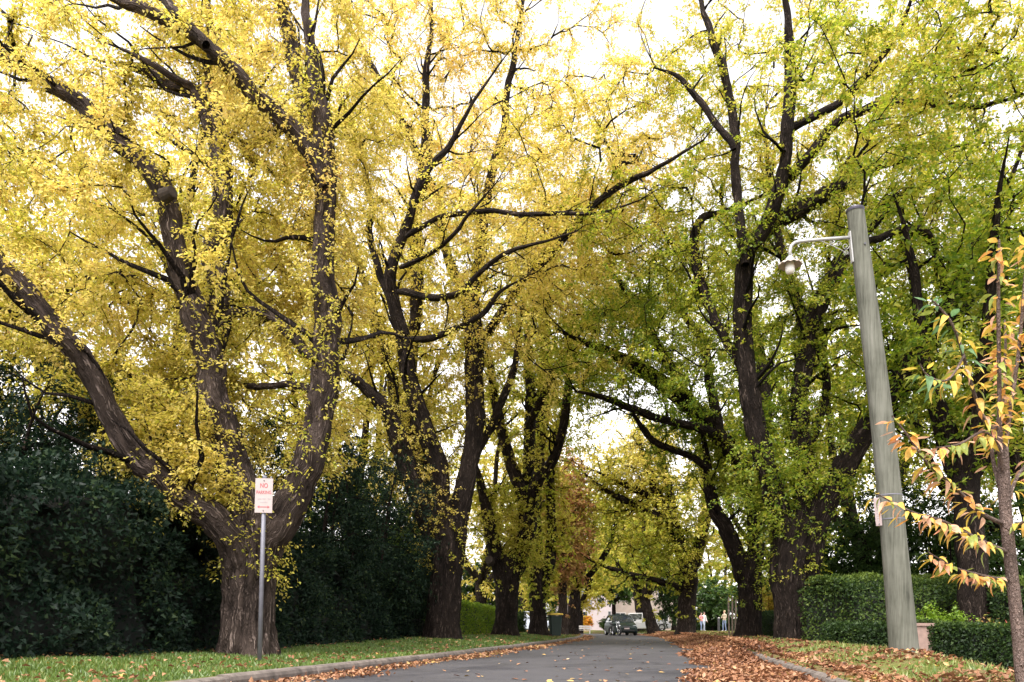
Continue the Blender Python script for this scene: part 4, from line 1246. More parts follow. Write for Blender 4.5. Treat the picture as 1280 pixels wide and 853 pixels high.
MB().lathe([(.0, .02), (.026, .018), (.032, .008), (.032, -.012)], 14, (lean * ztop, 0, ztop + .012)).build('post_cap', M['galv'], sg)
pz = ztop - .235
pl = MB().box((0, 0, 0), (.236, .006, .452), bevel=.0).build('sign_plate', M['sign_white'], sg, loc=(lean * pz + .006, -.036, pz))
pl.rotation_euler = (0, math.atan(lean), R(-4))
# rounded border line, bolts, clamps and print
fr = R(90)
text('NO', .085, (0, -.0045, .128), (fr, 0, 0), M['sign_red'], pl, sx=.8)
text('PARKING', .062, (0, -.0045, .040), (fr, 0, 0), M['sign_red'], pl, sx=.78)
rr = random.Random(4)
for zz, x0, x1 in ((-.042, -.085, .085), (-.086, -.05, .05)):
    mb = MB(); x = x0
    while x < x1:
        w = rr.uniform(.007, .013)
        if rr.random() < .85: mb.box((x + w / 2, -.0042, zz + rr.uniform(-.002, .002)), (w, .002, rr.uniform(.014, .022)))
        x += w + .005
    mb.build('faded_lettering', M['sign_grey'], pl)
mb = MB()
mb.box((0, -.0042, -.150), (.115, .002, .010))
for s_ in (-1, 1):
    mb.prism([(s_ * .055, -.0052, -.132), (s_ * .085, -.0052, -.150), (s_ * .055, -.0052, -.168)], (0, .002, 0))
mb.build('double_arrow', M['sign_red'], pl)
for zz in (.195, -.196):
    MB().cyl((0, -.009, zz), (0, -.002, zz), .008, .008, 10).build('bolt', M['bolt'], pl)
for zz in (pz + .19, pz - .19):
    MB().box((lean * zz, -.012, zz), (.075, .045, .025), bevel=.004).build('clamp', M['galv'], sg)

# ------------------------------------------------------------------ lamp pole
t = NT('weathered_timber')
tc = t.n('ShaderNodeTexCoord')
v = t.mapping(tc.outputs['Object'], (1, 1, .05))
n1 = t.noise(v, 45, 5, .65)
n2 = t.noise(tc.outputs['Object'], 2.2, 4, .6)
n3 = t.noise(t.mapping(tc.outputs['Object'], (1, 1, .02)), 16, 3, .5, .3)
a = t.n('ShaderNodeMath', operation='MULTIPLY_ADD'); t.l(n2, a.inputs[0]); a.inputs[1].default_value = .7; t.l(n1, a.inputs[2])
a2 = t.n('ShaderNodeMath', operation='MULTIPLY_ADD'); t.l(n3, a2.inputs[0]); a2.inputs[1].default_value = .5; t.l(a.outputs[0], a2.inputs[2])
dv = t.n('ShaderNodeMath', operation='MULTIPLY'); t.l(a2.outputs[0], dv.inputs[0]); dv.inputs[1].default_value = 1 / 2.2
c = t.ramp(dv.outputs[0], [(.34, (.035, .035, .028)), (.44, (.088, .090, .073)), (.54, (.13, .132, .110)), (.68, (.18, .178, .155))])
t.bsdf(c, .9, normal=t.bump(n1, .6, .012), spec=.2)
M['timber'] = t.m
M['paint_grey'] = plain('painted_iron', (0.36, 0.36, 0.36), .5, .2, var=.15, scale=20)
M['shade'] = plain('lamp_enamel', (0.40, 0.33, 0.28), .45, var=.2, scale=18)
t = NT('opal_glass')
t.bsdf((.80, .76, .74), .25, spec=.5)
M['opal'] = t.m
M['cap'] = plain('cap_metal', (0.06, 0.055, 0.075), .5, .6)
Yp = 8.8
pb = np.array(((1130 - CX) / FPX * Yp, Yp, 0.)); pb[2] = float(gz(pb[0], Yp))
pt = P(1069, 263, Yp) - pb
lp = empty('lamp_pole', tuple(pb))
tag(lp, 'leaning weathered timber pole carrying an old street lamp', 'street lamp')
ns, nr = 28, 60
hh = np.linspace(-.25, 1, nr)
rad = (17.2 + (10.2 - 17.2) * np.clip(hh, 0, 1) ** .9) / FPX * Yp
ctr = pt[None] * hh[:, None]
ctr[:, 0] += .035 * np.sin(np.clip(hh, 0, 1) * 3.14)
th = np.linspace(0, 2 * np.pi, ns, endpoint=False)
TH, HH = np.meshgrid(th, hh)
rw = rad[:, None] * (1 + .05 * (vnoise(np.stack([np.cos(TH) * 2.2 + 3, np.sin(TH) * 2.2, HH * 4], -1)) - .5) + .03 * (vnoise(np.stack([np.cos(TH) * 9 + 3, np.sin(TH) * 9, HH * 3], -1)) - .5))
vv = ctr[:, None, :] + np.stack([rw * np.cos(TH), rw * np.sin(TH), TH * 0], -1)
i = np.arange(nr - 1)[:, None] * ns + np.arange(ns)[None]
j = np.arange(nr - 1)[:, None] * ns + (np.arange(ns)[None] + 1) % ns
pole = link('pole', np_mesh('pole', vv.reshape(-1, 3), np.stack([i, j, j + ns, i + ns], -1).reshape(-1, 4), smooth=True), M['timber'], lp)
rt = rad[-1]
MB().lathe([(rt * 1.05, -.022), (rt * 1.08, .0), (rt * 1.03, .014), (rt * .6, .032), (0.001, .036)], 24, tuple(pt)).build('cap', M['cap'], lp)
def pole_at(py):
    k = (815 - py) / (815 - 263)
    c_ = pt * k
    c_[0] += .035 * math.sin(k * 3.14)
    return c_, (17.2 + (10.2 - 17.2) * k ** .9) / FPX * Yp
# lamp arm
c0, r0 = pole_at(297)
def rel(px, py, dy=0.0): return P(px, py, Yp + dy) - pb
arm = [c0 + np.array((-r0 * .9, 0, 0)), rel(1040, 298.5), rel(1015, 300.5), rel(1000, 302), rel(993.5, 303.5), rel(989, 307.5), rel(987.6, 313), rel(987.4, 323)]
MB().tube(arm, .018, 10).build('arm', M['paint_grey'], lp, smooth=True)
MB().box(tuple(pole_at(306)[0] + np.array((-pole_at(306)[1] - .004, 0, -.03))), (.014, .05, .34), rot=Matrix.Rotation(-.10, 4, 'Y')).build('back_plate', M['paint_grey'], lp)
def scroll(cx, cy, r, turns, a0, sgn=1):
    pts = []
    k = 22
    for q in range(k + 1):
        u = q / k
        a_ = a0 + sgn * u * turns * 6.283
        rr_ = r * (1 - .75 * u)
        pts.append(rel(cx + rr_ * math.cos(a_), cy + rr_ * math.sin(a_)))
    return pts
br = MB()
br.tube([rel(1061.5, 318), rel(1050, 312), rel(1040, 307), rel(1030, 303), rel(1022, 300.5)], .004, 6)
br.tube(scroll(1057, 308, 4.5, 1.3, 0), .0032, 6)
br.tube(scroll(1048, 305.2, 3.6, 1.2, .5, -1), .0032, 6)
br.tube(scroll(1058, 316.5, 3.4, 1.3, 2.0), .0032, 6)
br.tube(scroll(1039, 303, 2.4, 1.2, 0), .0032, 6)
br.build('scroll_bracket', M['paint_grey'], lp, smooth=True)
lc = rel(987.4, 330)
MB().lathe([(.02, .085), (.03, .075), (.045, .06), (.047, .035), (.062, .03), (.064, .018), (.052, .014)], 20, tuple(lc)).build('gallery', M['paint_grey'], lp, smooth=True)
sh = MB()
prof = [(.05, .026), (.075, .022), (.105, .008), (.126, -.012)]
rings = []
for (r_, z_) in prof:
    rings.append([(lc[0] + r_ * math.cos(a_) * (1), lc[1] + r_ * math.sin(a_), lc[2] + z_ + (.006 * math.cos(a_ * 12) if r_ > .1 else 0)) for a_ in np.linspace(0, 6.283, 49)[:-1]])
prof2 = prof[::-1]
for (r_, z_) in prof2:
    rings.append([(lc[0] + r_ * .99 * math.cos(a_), lc[1] + r_ * .99 * math.sin(a_), lc[2] + z_ - .007 + (.006 * math.cos(a_ * 12) if r_ > .1 else 0)) for a_ in np.linspace(0, 6.283, 49)[:-1]])
sh.loft(rings, cap=False)
sh.build('lamp_shade', M['shade'], lp, smooth=True)
MB().lathe([(.046, .012), (.048, -.03), (.050, -.06), (.047, -.085), (.036, -.104), (.018, -.113), (.001, -.115)], 20, tuple(lc)).build('lamp_glass', M['opal'], lp, smooth=True)
# bands and the tall number plate on the side
for py in (621, 651):
    c_, r_ = pole_at(py)
    MB().lathe([(r_ * 1.035, -.006), (r_ * 1.045, 0), (r_ * 1.035, .006)], 28, tuple(c_)).build('strap', M['galv'], lp, smooth=True)
M['plate'] = plain('pale_plate', (0.28, 0.22, 0.22), .55, var=.15, scale=16)
pa, pbm = rel(1095.5, 623, -.06), rel(1099, 657, -.06)
pl2 = MB().box((0, 0, 0), (.066, .006, .31), bevel=.002).build('number_plate', M['plate'], lp, loc=tuple((pa + pbm) / 2))
pl2.rotation_euler = (0, R(-5.5), R(-8))
mb = MB(); rr = random.Random(8); z = .12
while z > -.11:
    w = rr.uniform(.010, .017)
    mb.box((rr.uniform(-.004, .004), -.0042, z - w / 2), (rr.uniform(.022, .034), .002, w * .55))
    z -= w + .005
mb.build('faded_lettering', M['sign_grey'], pl2)
MB().cyl((0, -.008, -.135), (0, -.002, -.135), .007, .007, 8).build('bolt', M['bolt'], pl2)
MB().cyl(tuple(pole_at(310)[0] + np.array((.01, -pole_at(310)[1] - .01, 0))), tuple(pole_at(310)[0] + np.array((.01, 0, 0))), .012, .012, 8).build('bolt', M['bolt'], lp)

# stone pier between the clipped hedges
M['pier'] = plain('pier_stone', (0.25, 0.17, 0.145), .9, var=.2, scale=12, bump=.4)
x, Y = W2(1148, 12.3)
pr = empty('stone_pier', (x, Y, float(gz(x, Y))))
tag(pr, 'short pinkish stone pier between the two low clipped hedges', 'pier')
MB().box((0, 0, .32), (.30, .30, .78), rz=.2, bevel=.01).build('shaft', M['pier'], pr)
MB().box((0, 0, .735), (.34, .34, .05), rz=.2, bevel=.008).build('coping', M['pier'], pr)

# ------------------------------------------------------------------ sapling with large autumn leaves
Ysp = 5.0
sb = np.array(((1278 - CX) / FPX * Ysp, Ysp, 0.)); sb[2] = float(gz(sb[0], Ysp)) - .02
sap = empty('sapling', tuple(sb))
tag(sap, 'slender sapling with large orange and yellow leaves at the frame edge', 'tree')
def srel(px, py, Y): return P(px, py, Y) - sb
def sap_branch(name, pts, sides=9):
    q = np.array([(*srel(px, py, Y), r / FPX * Y) for (px, py, Y, r) in pts])
    pth = catmull(q, .03)
    v, f, bc, rg = limb_geo(pth[:, :3], np.maximum(pth[:, 3], .0018), sides, .35, 0, 3, 0)
    me = np_mesh(name, v, f, {'barkco': ('POINT', 'FLOAT_VECTOR', bc * 3), 'ridge': ('POINT', 'FLOAT', rg)}, smooth=True)
    return link(name, me, M['bark_twig'], sap), pth
M['bark_twig'] = bark_mat('bark_twig', (.10, .072, .062), (.26, .19, .165), (.38, .29, .26), vs=.5)
_, ptr = sap_branch('trunk', [(1280, 872, 5, 8.5), (1274, 800, 5, 8), (1265, 720, 5, 7.5), (1258, 650, 5, 7), (1255, 600, 5, 7), (1254, 560, 5.0, 6)], 16)
BR_ = [
 [(1255, 610, 5, 3.5), (1250, 540, 4.98, 3), (1249, 460, 4.95, 2.6), (1248, 380, 4.9, 2.2), (1249, 300, 4.85, 1.4)],
 [(1254, 590, 5, 3.2), (1262, 520, 5.05, 2.6), (1272, 450, 5.1, 2.3), (1279, 380, 5.12, 2), (1284, 300, 5.15, 1.2)],
 [(1256, 600, 5, 3.5), (1246, 550, 4.9, 3), (1228, 520, 4.8, 2.6), (1214, 480, 4.7, 2.3), (1200, 430, 4.6, 2.0), (1187, 400, 4.55, 1.5), (1165, 375, 4.5, 1.0)],
 [(1253, 620, 5, 2.8), (1240, 560, 5.1, 2.2), (1254, 500, 5.15, 2.0), (1257, 440, 5.2, 1.6), (1256, 400, 5.2, 1.0)],
 [(1254, 655, 5, 2.8), (1225, 640, 4.85, 2.4), (1190, 605, 4.7, 2.0), (1160, 580, 4.6, 1.7), (1135, 545, 4.5, 1.3), (1115, 520, 4.45, .9)],
 [(1258, 690, 5, 2.8), (1235, 680, 4.8, 2.4), (1205, 665, 4.65, 2.0), (1175, 650, 4.55, 1.6), (1140, 640, 4.5, 1.2), (1095, 617, 4.45, .8)],
 [(1262, 725, 5, 2.2), (1240, 722, 4.85, 1.8), (1215, 716, 4.7, 1.5), (1190, 708, 4.62, 1.2), (1160, 690, 4.55, .8)],
 [(1255, 640, 5, 2.8), (1270, 600, 5.1, 2.2), (1290, 570, 5.2, 1.8), (1310, 540, 5.3, 1.4)],
 [(1256, 665, 5, 2.4), (1275, 655, 4.9, 2.0), (1295, 640, 4.8, 1.5)],
 [(1250, 560, 4.97, 2.2), (1230, 540, 4.8, 1.8), (1200, 555, 4.7, 1.5), (1170, 560, 4.6, 1.1)],
 [(1205, 445, 4.62, 1.6), (1185, 475, 4.5, 1.3), (1160, 470, 4.45, 1.0), (1150, 455, 4.42, .8)],
]
LC = [(.13, .25, .10), (.30, .36, .07), (.72, .53, .09), (.74, .46, .10), (.70, .34, .09), (.60, .27, .15), (.66, .40, .26)]
def big_leaf_mat(k, col):
    t = NT('sapling_leaf_%d' % k)
    tc = t.n('ShaderNodeTexCoord')
    oi = t.n('ShaderNodeObjectInfo')
    add = t.n('ShaderNodeVectorMath', operation='ADD')
    t.l(tc.outputs['Object'], add.inputs[0]); t.l(oi.outputs['Location'], add.inputs[1])
    n_ = t.noise(add.outputs[0], 26, 4, .6)
    cc = t.ramp(n_, [(.3, tuple(c * .62 for c in col)), (.55, col), (.75, tuple(min(1, c * 1.25 + .02) for c in col))])
    d = t.n('ShaderNodeBsdfPrincipled'); d.inputs['Roughness'].default_value = .5
    t.l(cc, d.inputs['Base Color'])
    tr = t.n('ShaderNodeBsdfTranslucent'); t.l(cc, tr.inputs['Color'])
    mx = t.n('ShaderNodeMixShader'); mx.inputs[0].default_value = .45
    t.l(d.outputs[0], mx.inputs[1]); t.l(tr.outputs[0], mx.inputs[2])
    t.l(mx.outputs[0], t.out.inputs['Surface'])
    return t.m
LB = []
for k, c_ in enumerate(LC):
    m_ = big_leaf_mat(k, c_)
    LB.append([big_leaf_mesh('leaf', .092, .037, cu, fo, m_) for cu, fo in ((.2, .35), (.45, .5), (-.15, .3), (.7, .45))])
rr = random.Random(21)
SL = []
for bi, pts in enumerate(BR_):
    bo, pth = sap_branch('branch', pts, 7)
    m = len(pth)
    seglen = np.linalg.norm(np.diff(pth[:, :3], axis=0), axis=1).sum()
    kn = int(seglen / .027)
    for q in range(kn):
        u = .22 + .78 * (q + rr.random() * .5) / kn
        i = min(m - 2, int(u * (m - 1)))
        p = Vector(pth[i, :3]); d = Vector(pth[i + 1, :3] - pth[i, :3]).normalized()
        # colour: greener at some high tips, orange/pink elsewhere
        hz = p.z
        if bi in (2, 10) and u > .55: ks = [0, 0, 1, 2, 2]
        elif bi in (0, 1) and hz > 1.6: ks = [2, 2, 3, 4, 6, 1]
        elif bi == 4: ks = [3, 2, 4, 6, 1]
        else: ks = [2, 2, 3, 3, 4, 5, 6, 6, 1, 1]
        for sd in ((-1, 1) if rr.random() < .75 else (rr.choice((-1, 1)),)):
            me = LB[rr.choice(ks)][rr.randrange(4)]
            side = d.cross(Vector((rr.uniform(-.4, .4), rr.uniform(-.4, .4), 1))).normalized() * sd
            ld = (d * rr.uniform(.2, .7) + side * rr.uniform(.5, 1) + Vector((rr.uniform(-.25, .25), rr.uniform(-.35, .35), -rr.uniform(.15, .9)))).normalized()
            upv = Vector((rr.uniform(-.5, .5), rr.uniform(-.5, .5), 1))
            X = ld.cross(upv).normalized(); Z = X.cross(ld)
            s_ = rr.uniform(.55, 1.1)
            mat4 = Matrix((X, ld, Z)).transposed().to_4x4()
            SL.append((s_ + rr.random() * .3, bo, me, Matrix.Translation(p + ld * rr.uniform(.008, .05)) @ mat4 @ Matrix.Scale(s_, 4)))
SL.sort(key=lambda q: -q[0])
for q in SL[:300]:
    o = link('leaf', q[2], None, q[1])
    o.matrix_local = q[3]
rest = bmesh.new()
mats = []
for q in SL[300:]:
    n0 = len(rest.faces)
    me = q[2].copy(); me.transform(q[3])
    mt = q[2].materials[0]
    if mt not in mats: mats.append(mt)
    rest.from_mesh(me)
    rest.faces.ensure_lookup_table()
    for f_ in rest.faces[n0:]: f_.material_index = mats.index(mt)
    bpy.data.meshes.remove(me)
me = bpy.data.meshes.new('small_leaves'); rest.to_mesh(me); rest.free()
for mt in mats: me.materials.append(mt)
tag(link('small_leaves', me, None, sap), kind='stuff')
print('sapling leaves', len(SL))

# ------------------------------------------------------------------ wheelie bin
M['bin_green'] = plain('bin_plastic', (0.012, 0.028, 0.024), .5, var=.15)
M['bin_yellow'] = plain('bin_lid', (0.62, 0.42, 0.06), .5, var=.12)
M['rubber'] = plain('rubber', (0.012, 0.012, 0.013), .8)
Yb = 36.5
x = (694 - CX) / FPX * Yb
wb = empty('wheelie_bin', (x, Yb, float(gz(x, Yb))), R(6))
tag(wb, 'dark green wheelie bin with a yellow lid at the verge edge', 'bin')
def rrect(w, d, r, z, n=4):
    out = []
    for cx_, cy_, a0 in ((w / 2 - r, d / 2 - r, 0), (-w / 2 + r, d / 2 - r, 90), (-w / 2 + r, -d / 2 + r, 180), (w / 2 - r, -d / 2 + r, 270)):
        for k in range(n):
            a_ = R(a0 + 90 * k / (n - 1))
            out.append((cx_ + r * math.cos(a_), cy_ + r * math.sin(a_), z))
    return out
MB().loft([rrect(.46, .52, .06, .05), rrect(.50, .58, .06, .5), rrect(.55, .66, .06, .93), rrect(.60, .72, .06, .94), rrect(.60, .72, .06, .99)]).build('body', M['bin_green'], wb)
MB().loft([rrect(.64, .78, .07, .985), rrect(.65, .79, .07, 1.02), rrect(.60, .72, .10, 1.06), rrect(.40, .5, .1, 1.075)]).build('lid', M['bin_yellow'], wb)
for s_ in (-1, 1):
    MB().lathe([(.001, -.025), (.09, -.025), (.10, -.015), (.10, .015), (.09, .025), (.001, .025)], 18, (s_ * .25, .30, .10), 'X').build('wheel', M['rubber'], wb)
MB().tube([(-.26, .40, .97), (.26, .40, .97)], .016, 8).build('handle', M['bin_green'], wb)
MB().box((.03, -.365, .955), (.12, .006, .035)).build('label_plate', M['sign_white'], wb)

# ------------------------------------------------------------------ cars
M['glass'] = (lambda t: (t.bsdf((.02, .025, .03), .05, spec=.8), t.m)[1])(NT('car_glass'))
M['chrome'] = plain('chrome', (.5, .5, .52), .25, .9)
M['lamp_clear'] = plain('headlamp', (.55, .56, .58), .15, .3)
M['tail_red'] = plain('tail_lamp', (.25, .02, .02), .3)
def car_paint(name, col):
    t = NT(name)
    b_ = t.bsdf(col, .45, .0, spec=.2)
    b_.inputs['Coat Weight'].default_value = .1
    b_.inputs['Coat Roughness'].default_value = .08
    return t.m
def car(label, loc, rz, paint, group=None):
    """hatchback, nose towards local -y"""
    c = empty('parked_car', loc, rz)
    tag(c, label, 'car', group)
    W = .84
    def ring(y, w, z0, z1, zb, k=.06):
        return [(-w, y, z0 + k), (-w + k, y, z0), (w - k, y, z0), (w, y, z0 + k), (w * 1.0, y, zb), (w - k * 1.2, y, z1), (0, y, z1 + .03), (-w + k * 1.2, y, z1), (-w * 1.0, y, zb)]
    st = [(-2.0, .62, .28, .52, .45), (-1.93, .74, .22, .66, .52), (-1.7, .80, .19, .76, .6), (-1.1, .83, .18, .90, .66), (-.6, W, .18, .95, .68), (.6, W, .18, .97, .70), (1.3, .83, .19, .96, .72), (1.8, .80, .22, .93, .72), (1.95, .70, .30, .85, .65)]
    MB().loft([ring(*s_) for s_ in st]).build('body', paint, c, smooth=False)
    # greenhouse
    def cab(y, w, z): return [(-w, y, z), (w, y, z)]
    z0, z1 = .95, 1.46
    A = [(-.76, -.85, z0), (.76, -.85, z0), (.56, -.22, z1 - .02), (-.56, -.22, z1 - .02)]
    ws = MB().prism(A, (0, .03, -.01)).build('windscreen', M['glass'], c)
    B = [(-.75, 1.80, z0), (.75, 1.80, z0), (.56, 1.42, z1 - .03), (-.56, 1.42, z1 - .03)]
    MB().prism(B, (0, -.03, -.01)).build('rear_window', M['glass'], c)
    for s_ in (-1, 1):
        for (ya, yb, yc, yd) in ((-.72, .28, .24, -.20), (.36, 1.62, 1.30, .34)):
            MB().prism([(s_ * .785, ya, z0), (s_ * .785, yb, z0), (s_ * .60, yc, z1 - .06), (s_ * .60, yd, z1 - .06)], (-s_ * .03, 0, 0)).build('side_window', M['glass'], c)
        for (y0, y1, wd) in ((-.80, -.21, .05), (.32, .29, .07), (1.70, 1.36, .10)):
            MB().tube([(s_ * .775, y0, z0 - .02), (s_ * .59, y1, z1 - .03)], wd * .6, 6).build('pillar', paint, c)
        MB().loft([[(s_ * (.82 + dx), -.62 + dy, 1.0 + dz) for dx, dz in ((0, 0), (.16, .02), (.17, .12), (.02, .11))] for dy in (0, .07)]).build('mirror', paint, c)
        hl = MB().loft([[(s_ * .44, -1.93 + o_, .60), (s_ * .73, -1.86 + o_, .60), (s_ * .70, -1.80 + o_, .72), (s_ * .46, -1.86 + o_, .70)] for o_ in (-.03, .05)])
        hl.build('headlight', M['lamp_clear'], c)
        MB().box((s_ * .66, 1.93, .75), (.16, .06, .22), bevel=.01).build('tail_light', M['tail_red'], c)
        for yw in (-1.28, 1.22):
            wh = empty('wheel', (s_ * .76, yw, .30)); wh.parent = c
            MB().lathe([(.19, -.09), (.27, -.095), (.30, -.06), (.30, .06), (.27, .095), (.19, .09)], 24, (0, 0, 0), 'X').build('tyre', M['rubber'], wh, smooth=True)
            MB().lathe([(.001, .03 * s_), (.06, .05 * s_), (.16, .04 * s_), (.195, .085 * s_)], 12, (0, 0, 0), 'X').build('rim', M['chrome'], wh)
    MB().loft([[(-.60, -.24, z1 - .03), (.60, -.24, z1 - .03), (.60, 1.44, z1 - .04), (-.60, 1.44, z1 - .04)], [(-.54, -.18, z1 + .03), (.54, -.18, z1 + .03), (.54, 1.36, z1 + .03), (-.54, 1.36, z1 + .03)]]).build('roof', paint, c)
    MB().box((0, -1.97, .62), (.5, .05, .09), bevel=.01).build('grille', M['bolt'], c)
    MB().box((0, -2.0, .36), (1.1, .06, .12), bevel=.02).build('air_intake', M['rubber'], c)
    MB().box((0, -2.015, .49), (.36, .02, .10)).build('number_plate', M['sign_white'], c)
    return c
GRN = car_paint('paint_dark_green', (.005, .014, .012))
WHT = car_paint('paint_white', (.45, .45, .46))
SIL = car_paint('paint_silver_blue', (.42, .46, .55))
Yc = 55.0
car('dark green hatchback facing the viewer in the middle of the far road', ((780.5 - CX) / FPX * Yc, Yc + 2, .03), R(5), GRN)
Yc = 66.0
x = (808 - CX) / FPX * Yc
car('white hatchback half hidden between two far elm trunks', (x, Yc, float(gz(x, Yc))), R(78), WHT)
Yc = 58.0
x = (655 - CX) / FPX * Yc
car('silver-blue hatchback glimpsed behind the twin-stemmed elm', (x, Yc, float(gz(x, Yc))), R(70), SIL)

# motorcycle beside the green car
Ym = 55.5
x = (768.5 - CX) / FPX * Ym
mc = empty('motorcycle', (x, Ym, .03), R(18))
tag(mc, 'dark motorcycle standing beside the dark green car', 'motorcycle')
for yw in (-.68, .68):
    w = empty('wheel', (0, yw, .31)); w.parent = mc
    MB().lathe([(.22, -.05), (.29, -.055), (.31, 0), (.29, .055), (.22, .05), (.22, -.05)], 22, (0, 0, 0), 'X').build('tyre', M['rubber'], w)
    MB().lathe([(.20, -.03), (.225, -.03), (.225, .03), (.20, .03), (.20, -.03)], 22, (0, 0, 0), 'X').build('rim', M['chrome'], w)
    sp = MB()
    for k in range(6): sp.cyl((0, 0, 0), (0, .21 * math.cos(k * 1.047), .21 * math.sin(k * 1.047)), .012, .012, 6)
    sp.build('spokes', M['chrome'], w)
mb = MB()
for s_ in (-.09, .09): mb.tube([(s_, -.68, .31), (s_, -.52, .70), (s_, -.42, .98)], .03, 8)
mb.build('fork', M['chrome'], mc)
MB().loft([[(w_ * math.cos(a_), y_, z_ + hh_ * math.sin(a_)) for a_ in np.linspace(0, 6.283, 11)[:-1]] for y_, z_, w_, hh_ in ((-.40, .80, .06, .08), (-.25, .84, .15, .13), (.0, .82, .15, .12), (.15, .76, .08, .07))]).build('tank', M['bin_green'], mc, smooth=True)
MB().loft([[(w_ * math.cos(a_), y_, z_ + hh_ * math.sin(a_)) for a_ in np.linspace(0, 6.283, 11)[:-1]] for y_, z_, w_, hh_ in ((.10, .78, .12, .05), (.4, .78, .15, .06), (.75, .86, .11, .05), (.85, .88, .05, .03))]).build('seat', M['rubber'], mc, smooth=True)
MB().box((0, -.05, .48), (.30, .46, .36), bevel=.06).build('engine', M['bolt'], mc)
MB().tube([(-.38, -.30, 1.02), (-.2, -.40, 1.02), (0, -.43, 1.0), (.2, -.40, 1.02), (.38, -.30, 1.02)], .018, 8).build('handlebar', M['bolt'], mc)
MB().lathe([(.001, -.07), (.07, -.06), (.09, 0), (.08, .06), (.001, .08)], 14, (0, 0, 0)).build('headlight', M['lamp_clear'], mc, loc=(0, -.55, .88))
MB().box((0, .70, .68), (.14, .45, .03), bevel=.01).build('mudguard', M['bin_green'], mc)

# ------------------------------------------------------------------ far houses
M['render'] = plain('white_render', (0.40, 0.345, 0.355), .85, var=.06, scale=3)
M['cream'] = plain('cream_wall', (0.28, 0.23, 0.20), .85, var=.1, scale=2)
M['roof'] = plain('grey_roof', (0.10, 0.10, 0.115), .7, var=.2, scale=5)
M['door'] = plain('blue_door', (0.16, 0.19, 0.22), .6)
M['frame'] = plain('white_frame', (0.4, 0.38, 0.37), .6)
Yh = 92.0
def hx(px): return (px - CX) / FPX * Yh
hz0 = 0.2
hs_ = empty('white_house', (hx(738), Yh, hz0))
tag(hs_, 'white rendered house with an arched entrance at the end of the road', 'house')
x0, x1 = hx(690) - hx(738), hx(764) - hx(738)
xa0, xa1 = hx(744.5) - hx(738), hx(750) - hx(738)
# front wall with arch opening (arch outline polygon pieces)
H = 3.1
def arch_wall():
    mb = MB()
    cxm, rr_ = (xa0 + xa1) / 2, (xa1 - xa0) / 2
    zs = 1.75
    mb.box(((x0 + xa0) / 2, 0, H / 2), (xa0 - x0, .3, H))
    mb.box(((xa1 + x1) / 2, 0, H / 2), (x1 - xa1, .3, H))
    n_ = 12
    for k in range(n_):
        a0_, a1_ = math.pi * k / n_, math.pi * (k + 1) / n_
        p0 = (cxm + rr_ * math.cos(a0_), zs + rr_ * math.sin(a0_)); p1 = (cxm + rr_ * math.cos(a1_), zs + rr_ * math.sin(a1_))
        mb.prism([(p0[0], -.15, p0[1]), (p1[0], -.15, p1[1]), (p1[0], -.15, H), (p0[0], -.15, H)], (0, .3, 0))
    return mb
arch_wall().build('wall', M['render'], hs_)
MB().prism([(x1 - 2.2, -.4, 0), (x1 + .1, -.4, 0), (x1 + .1, -.4, 4.0), (x1 - .5, -.4, 4.9), (x1 - 1.2, -.4, 5.0), (x1 - 2.2, -.4, 3.6)], (0, 5, 0)).build('gable_wall', M['render'], hs_)
MB().box(((x0 + x1) / 2, 3.0, 1.5), (x1 - x0, 5.0, 3.0)).build('back_wall', M['cream'], hs_)
MB().prism([(x0 - .3, -.5, H), (x1 - 2.3, -.5, H), (x1 - 2.3, 3, H + 1.5), (x0 - .3, 3, H + 1.5)], (0, .1, .15)).build('roof', M['roof'], hs_)
d_ = MB().box(((xa0 + xa1) / 2, .30, .95), (xa1 - xa0, .1, 1.9)).build('door', M['door'], hs_)
MB().box(((xa0 + xa1) / 2 + .15, .22, .95), (.05, .06, .12)).build('handle', M['chrome'], d_)
for wx, wz in ((hx(761.3) - hx(738), 1.6),):
    w_ = MB().box((wx, -.42, wz), (.42, .06, 1.5)).build('window', M['frame'], hs_)
    MB().box((wx, -.46, wz), (.28, .03, 1.3)).build('pane', M['glass'], w_)
for wx in (hx(700) - hx(738), hx(716) - hx(738), hx(730) - hx(738)):
    w_ = MB().box((wx, -.17, 1.7), (.9, .06, 1.2)).build('window', M['frame'], hs_)
    MB().box((wx, -.21, 1.7), (.7, .03, 1.0)).build('pane', M['glass'], w_)
MB().box((x1 - 4.2, 1.6, 4.2), (.6, .6, 1.6)).build('chimney', M['render'], hs_)

Yh2 = 100.0
h2 = empty('cream_house', ((815 - CX) / FPX * Yh2, Yh2, .2))
tag(h2, 'two-storey cream house behind the white parked car', 'house')
MB().box((0, 3, 3.0), (11, 6, 6.0)).build('wall', M['cream'], h2)
MB().loft([[(-6, -.5, 6.0), (6, -.5, 6.0), (6, 6.5, 6.0), (-6, 6.5, 6.0)], [(-3, 2.6, 8.2), (3, 2.6, 8.2), (3, 3.4, 8.2), (-3, 3.4, 8.2)]]).build('roof', M['roof'], h2)
for wx in (-4, -1.4, 1.4, 4):
    for wz in (1.6, 4.4):
        w_ = MB().box((wx, -.03, wz), (1.4, .1, 1.4)).build('window', M['frame'], h2)
        for s_ in (-1, 1): MB().box((wx + s_ * .32, -.09, wz), (.56, .04, 1.2)).build('pane', M['glass'], w_)
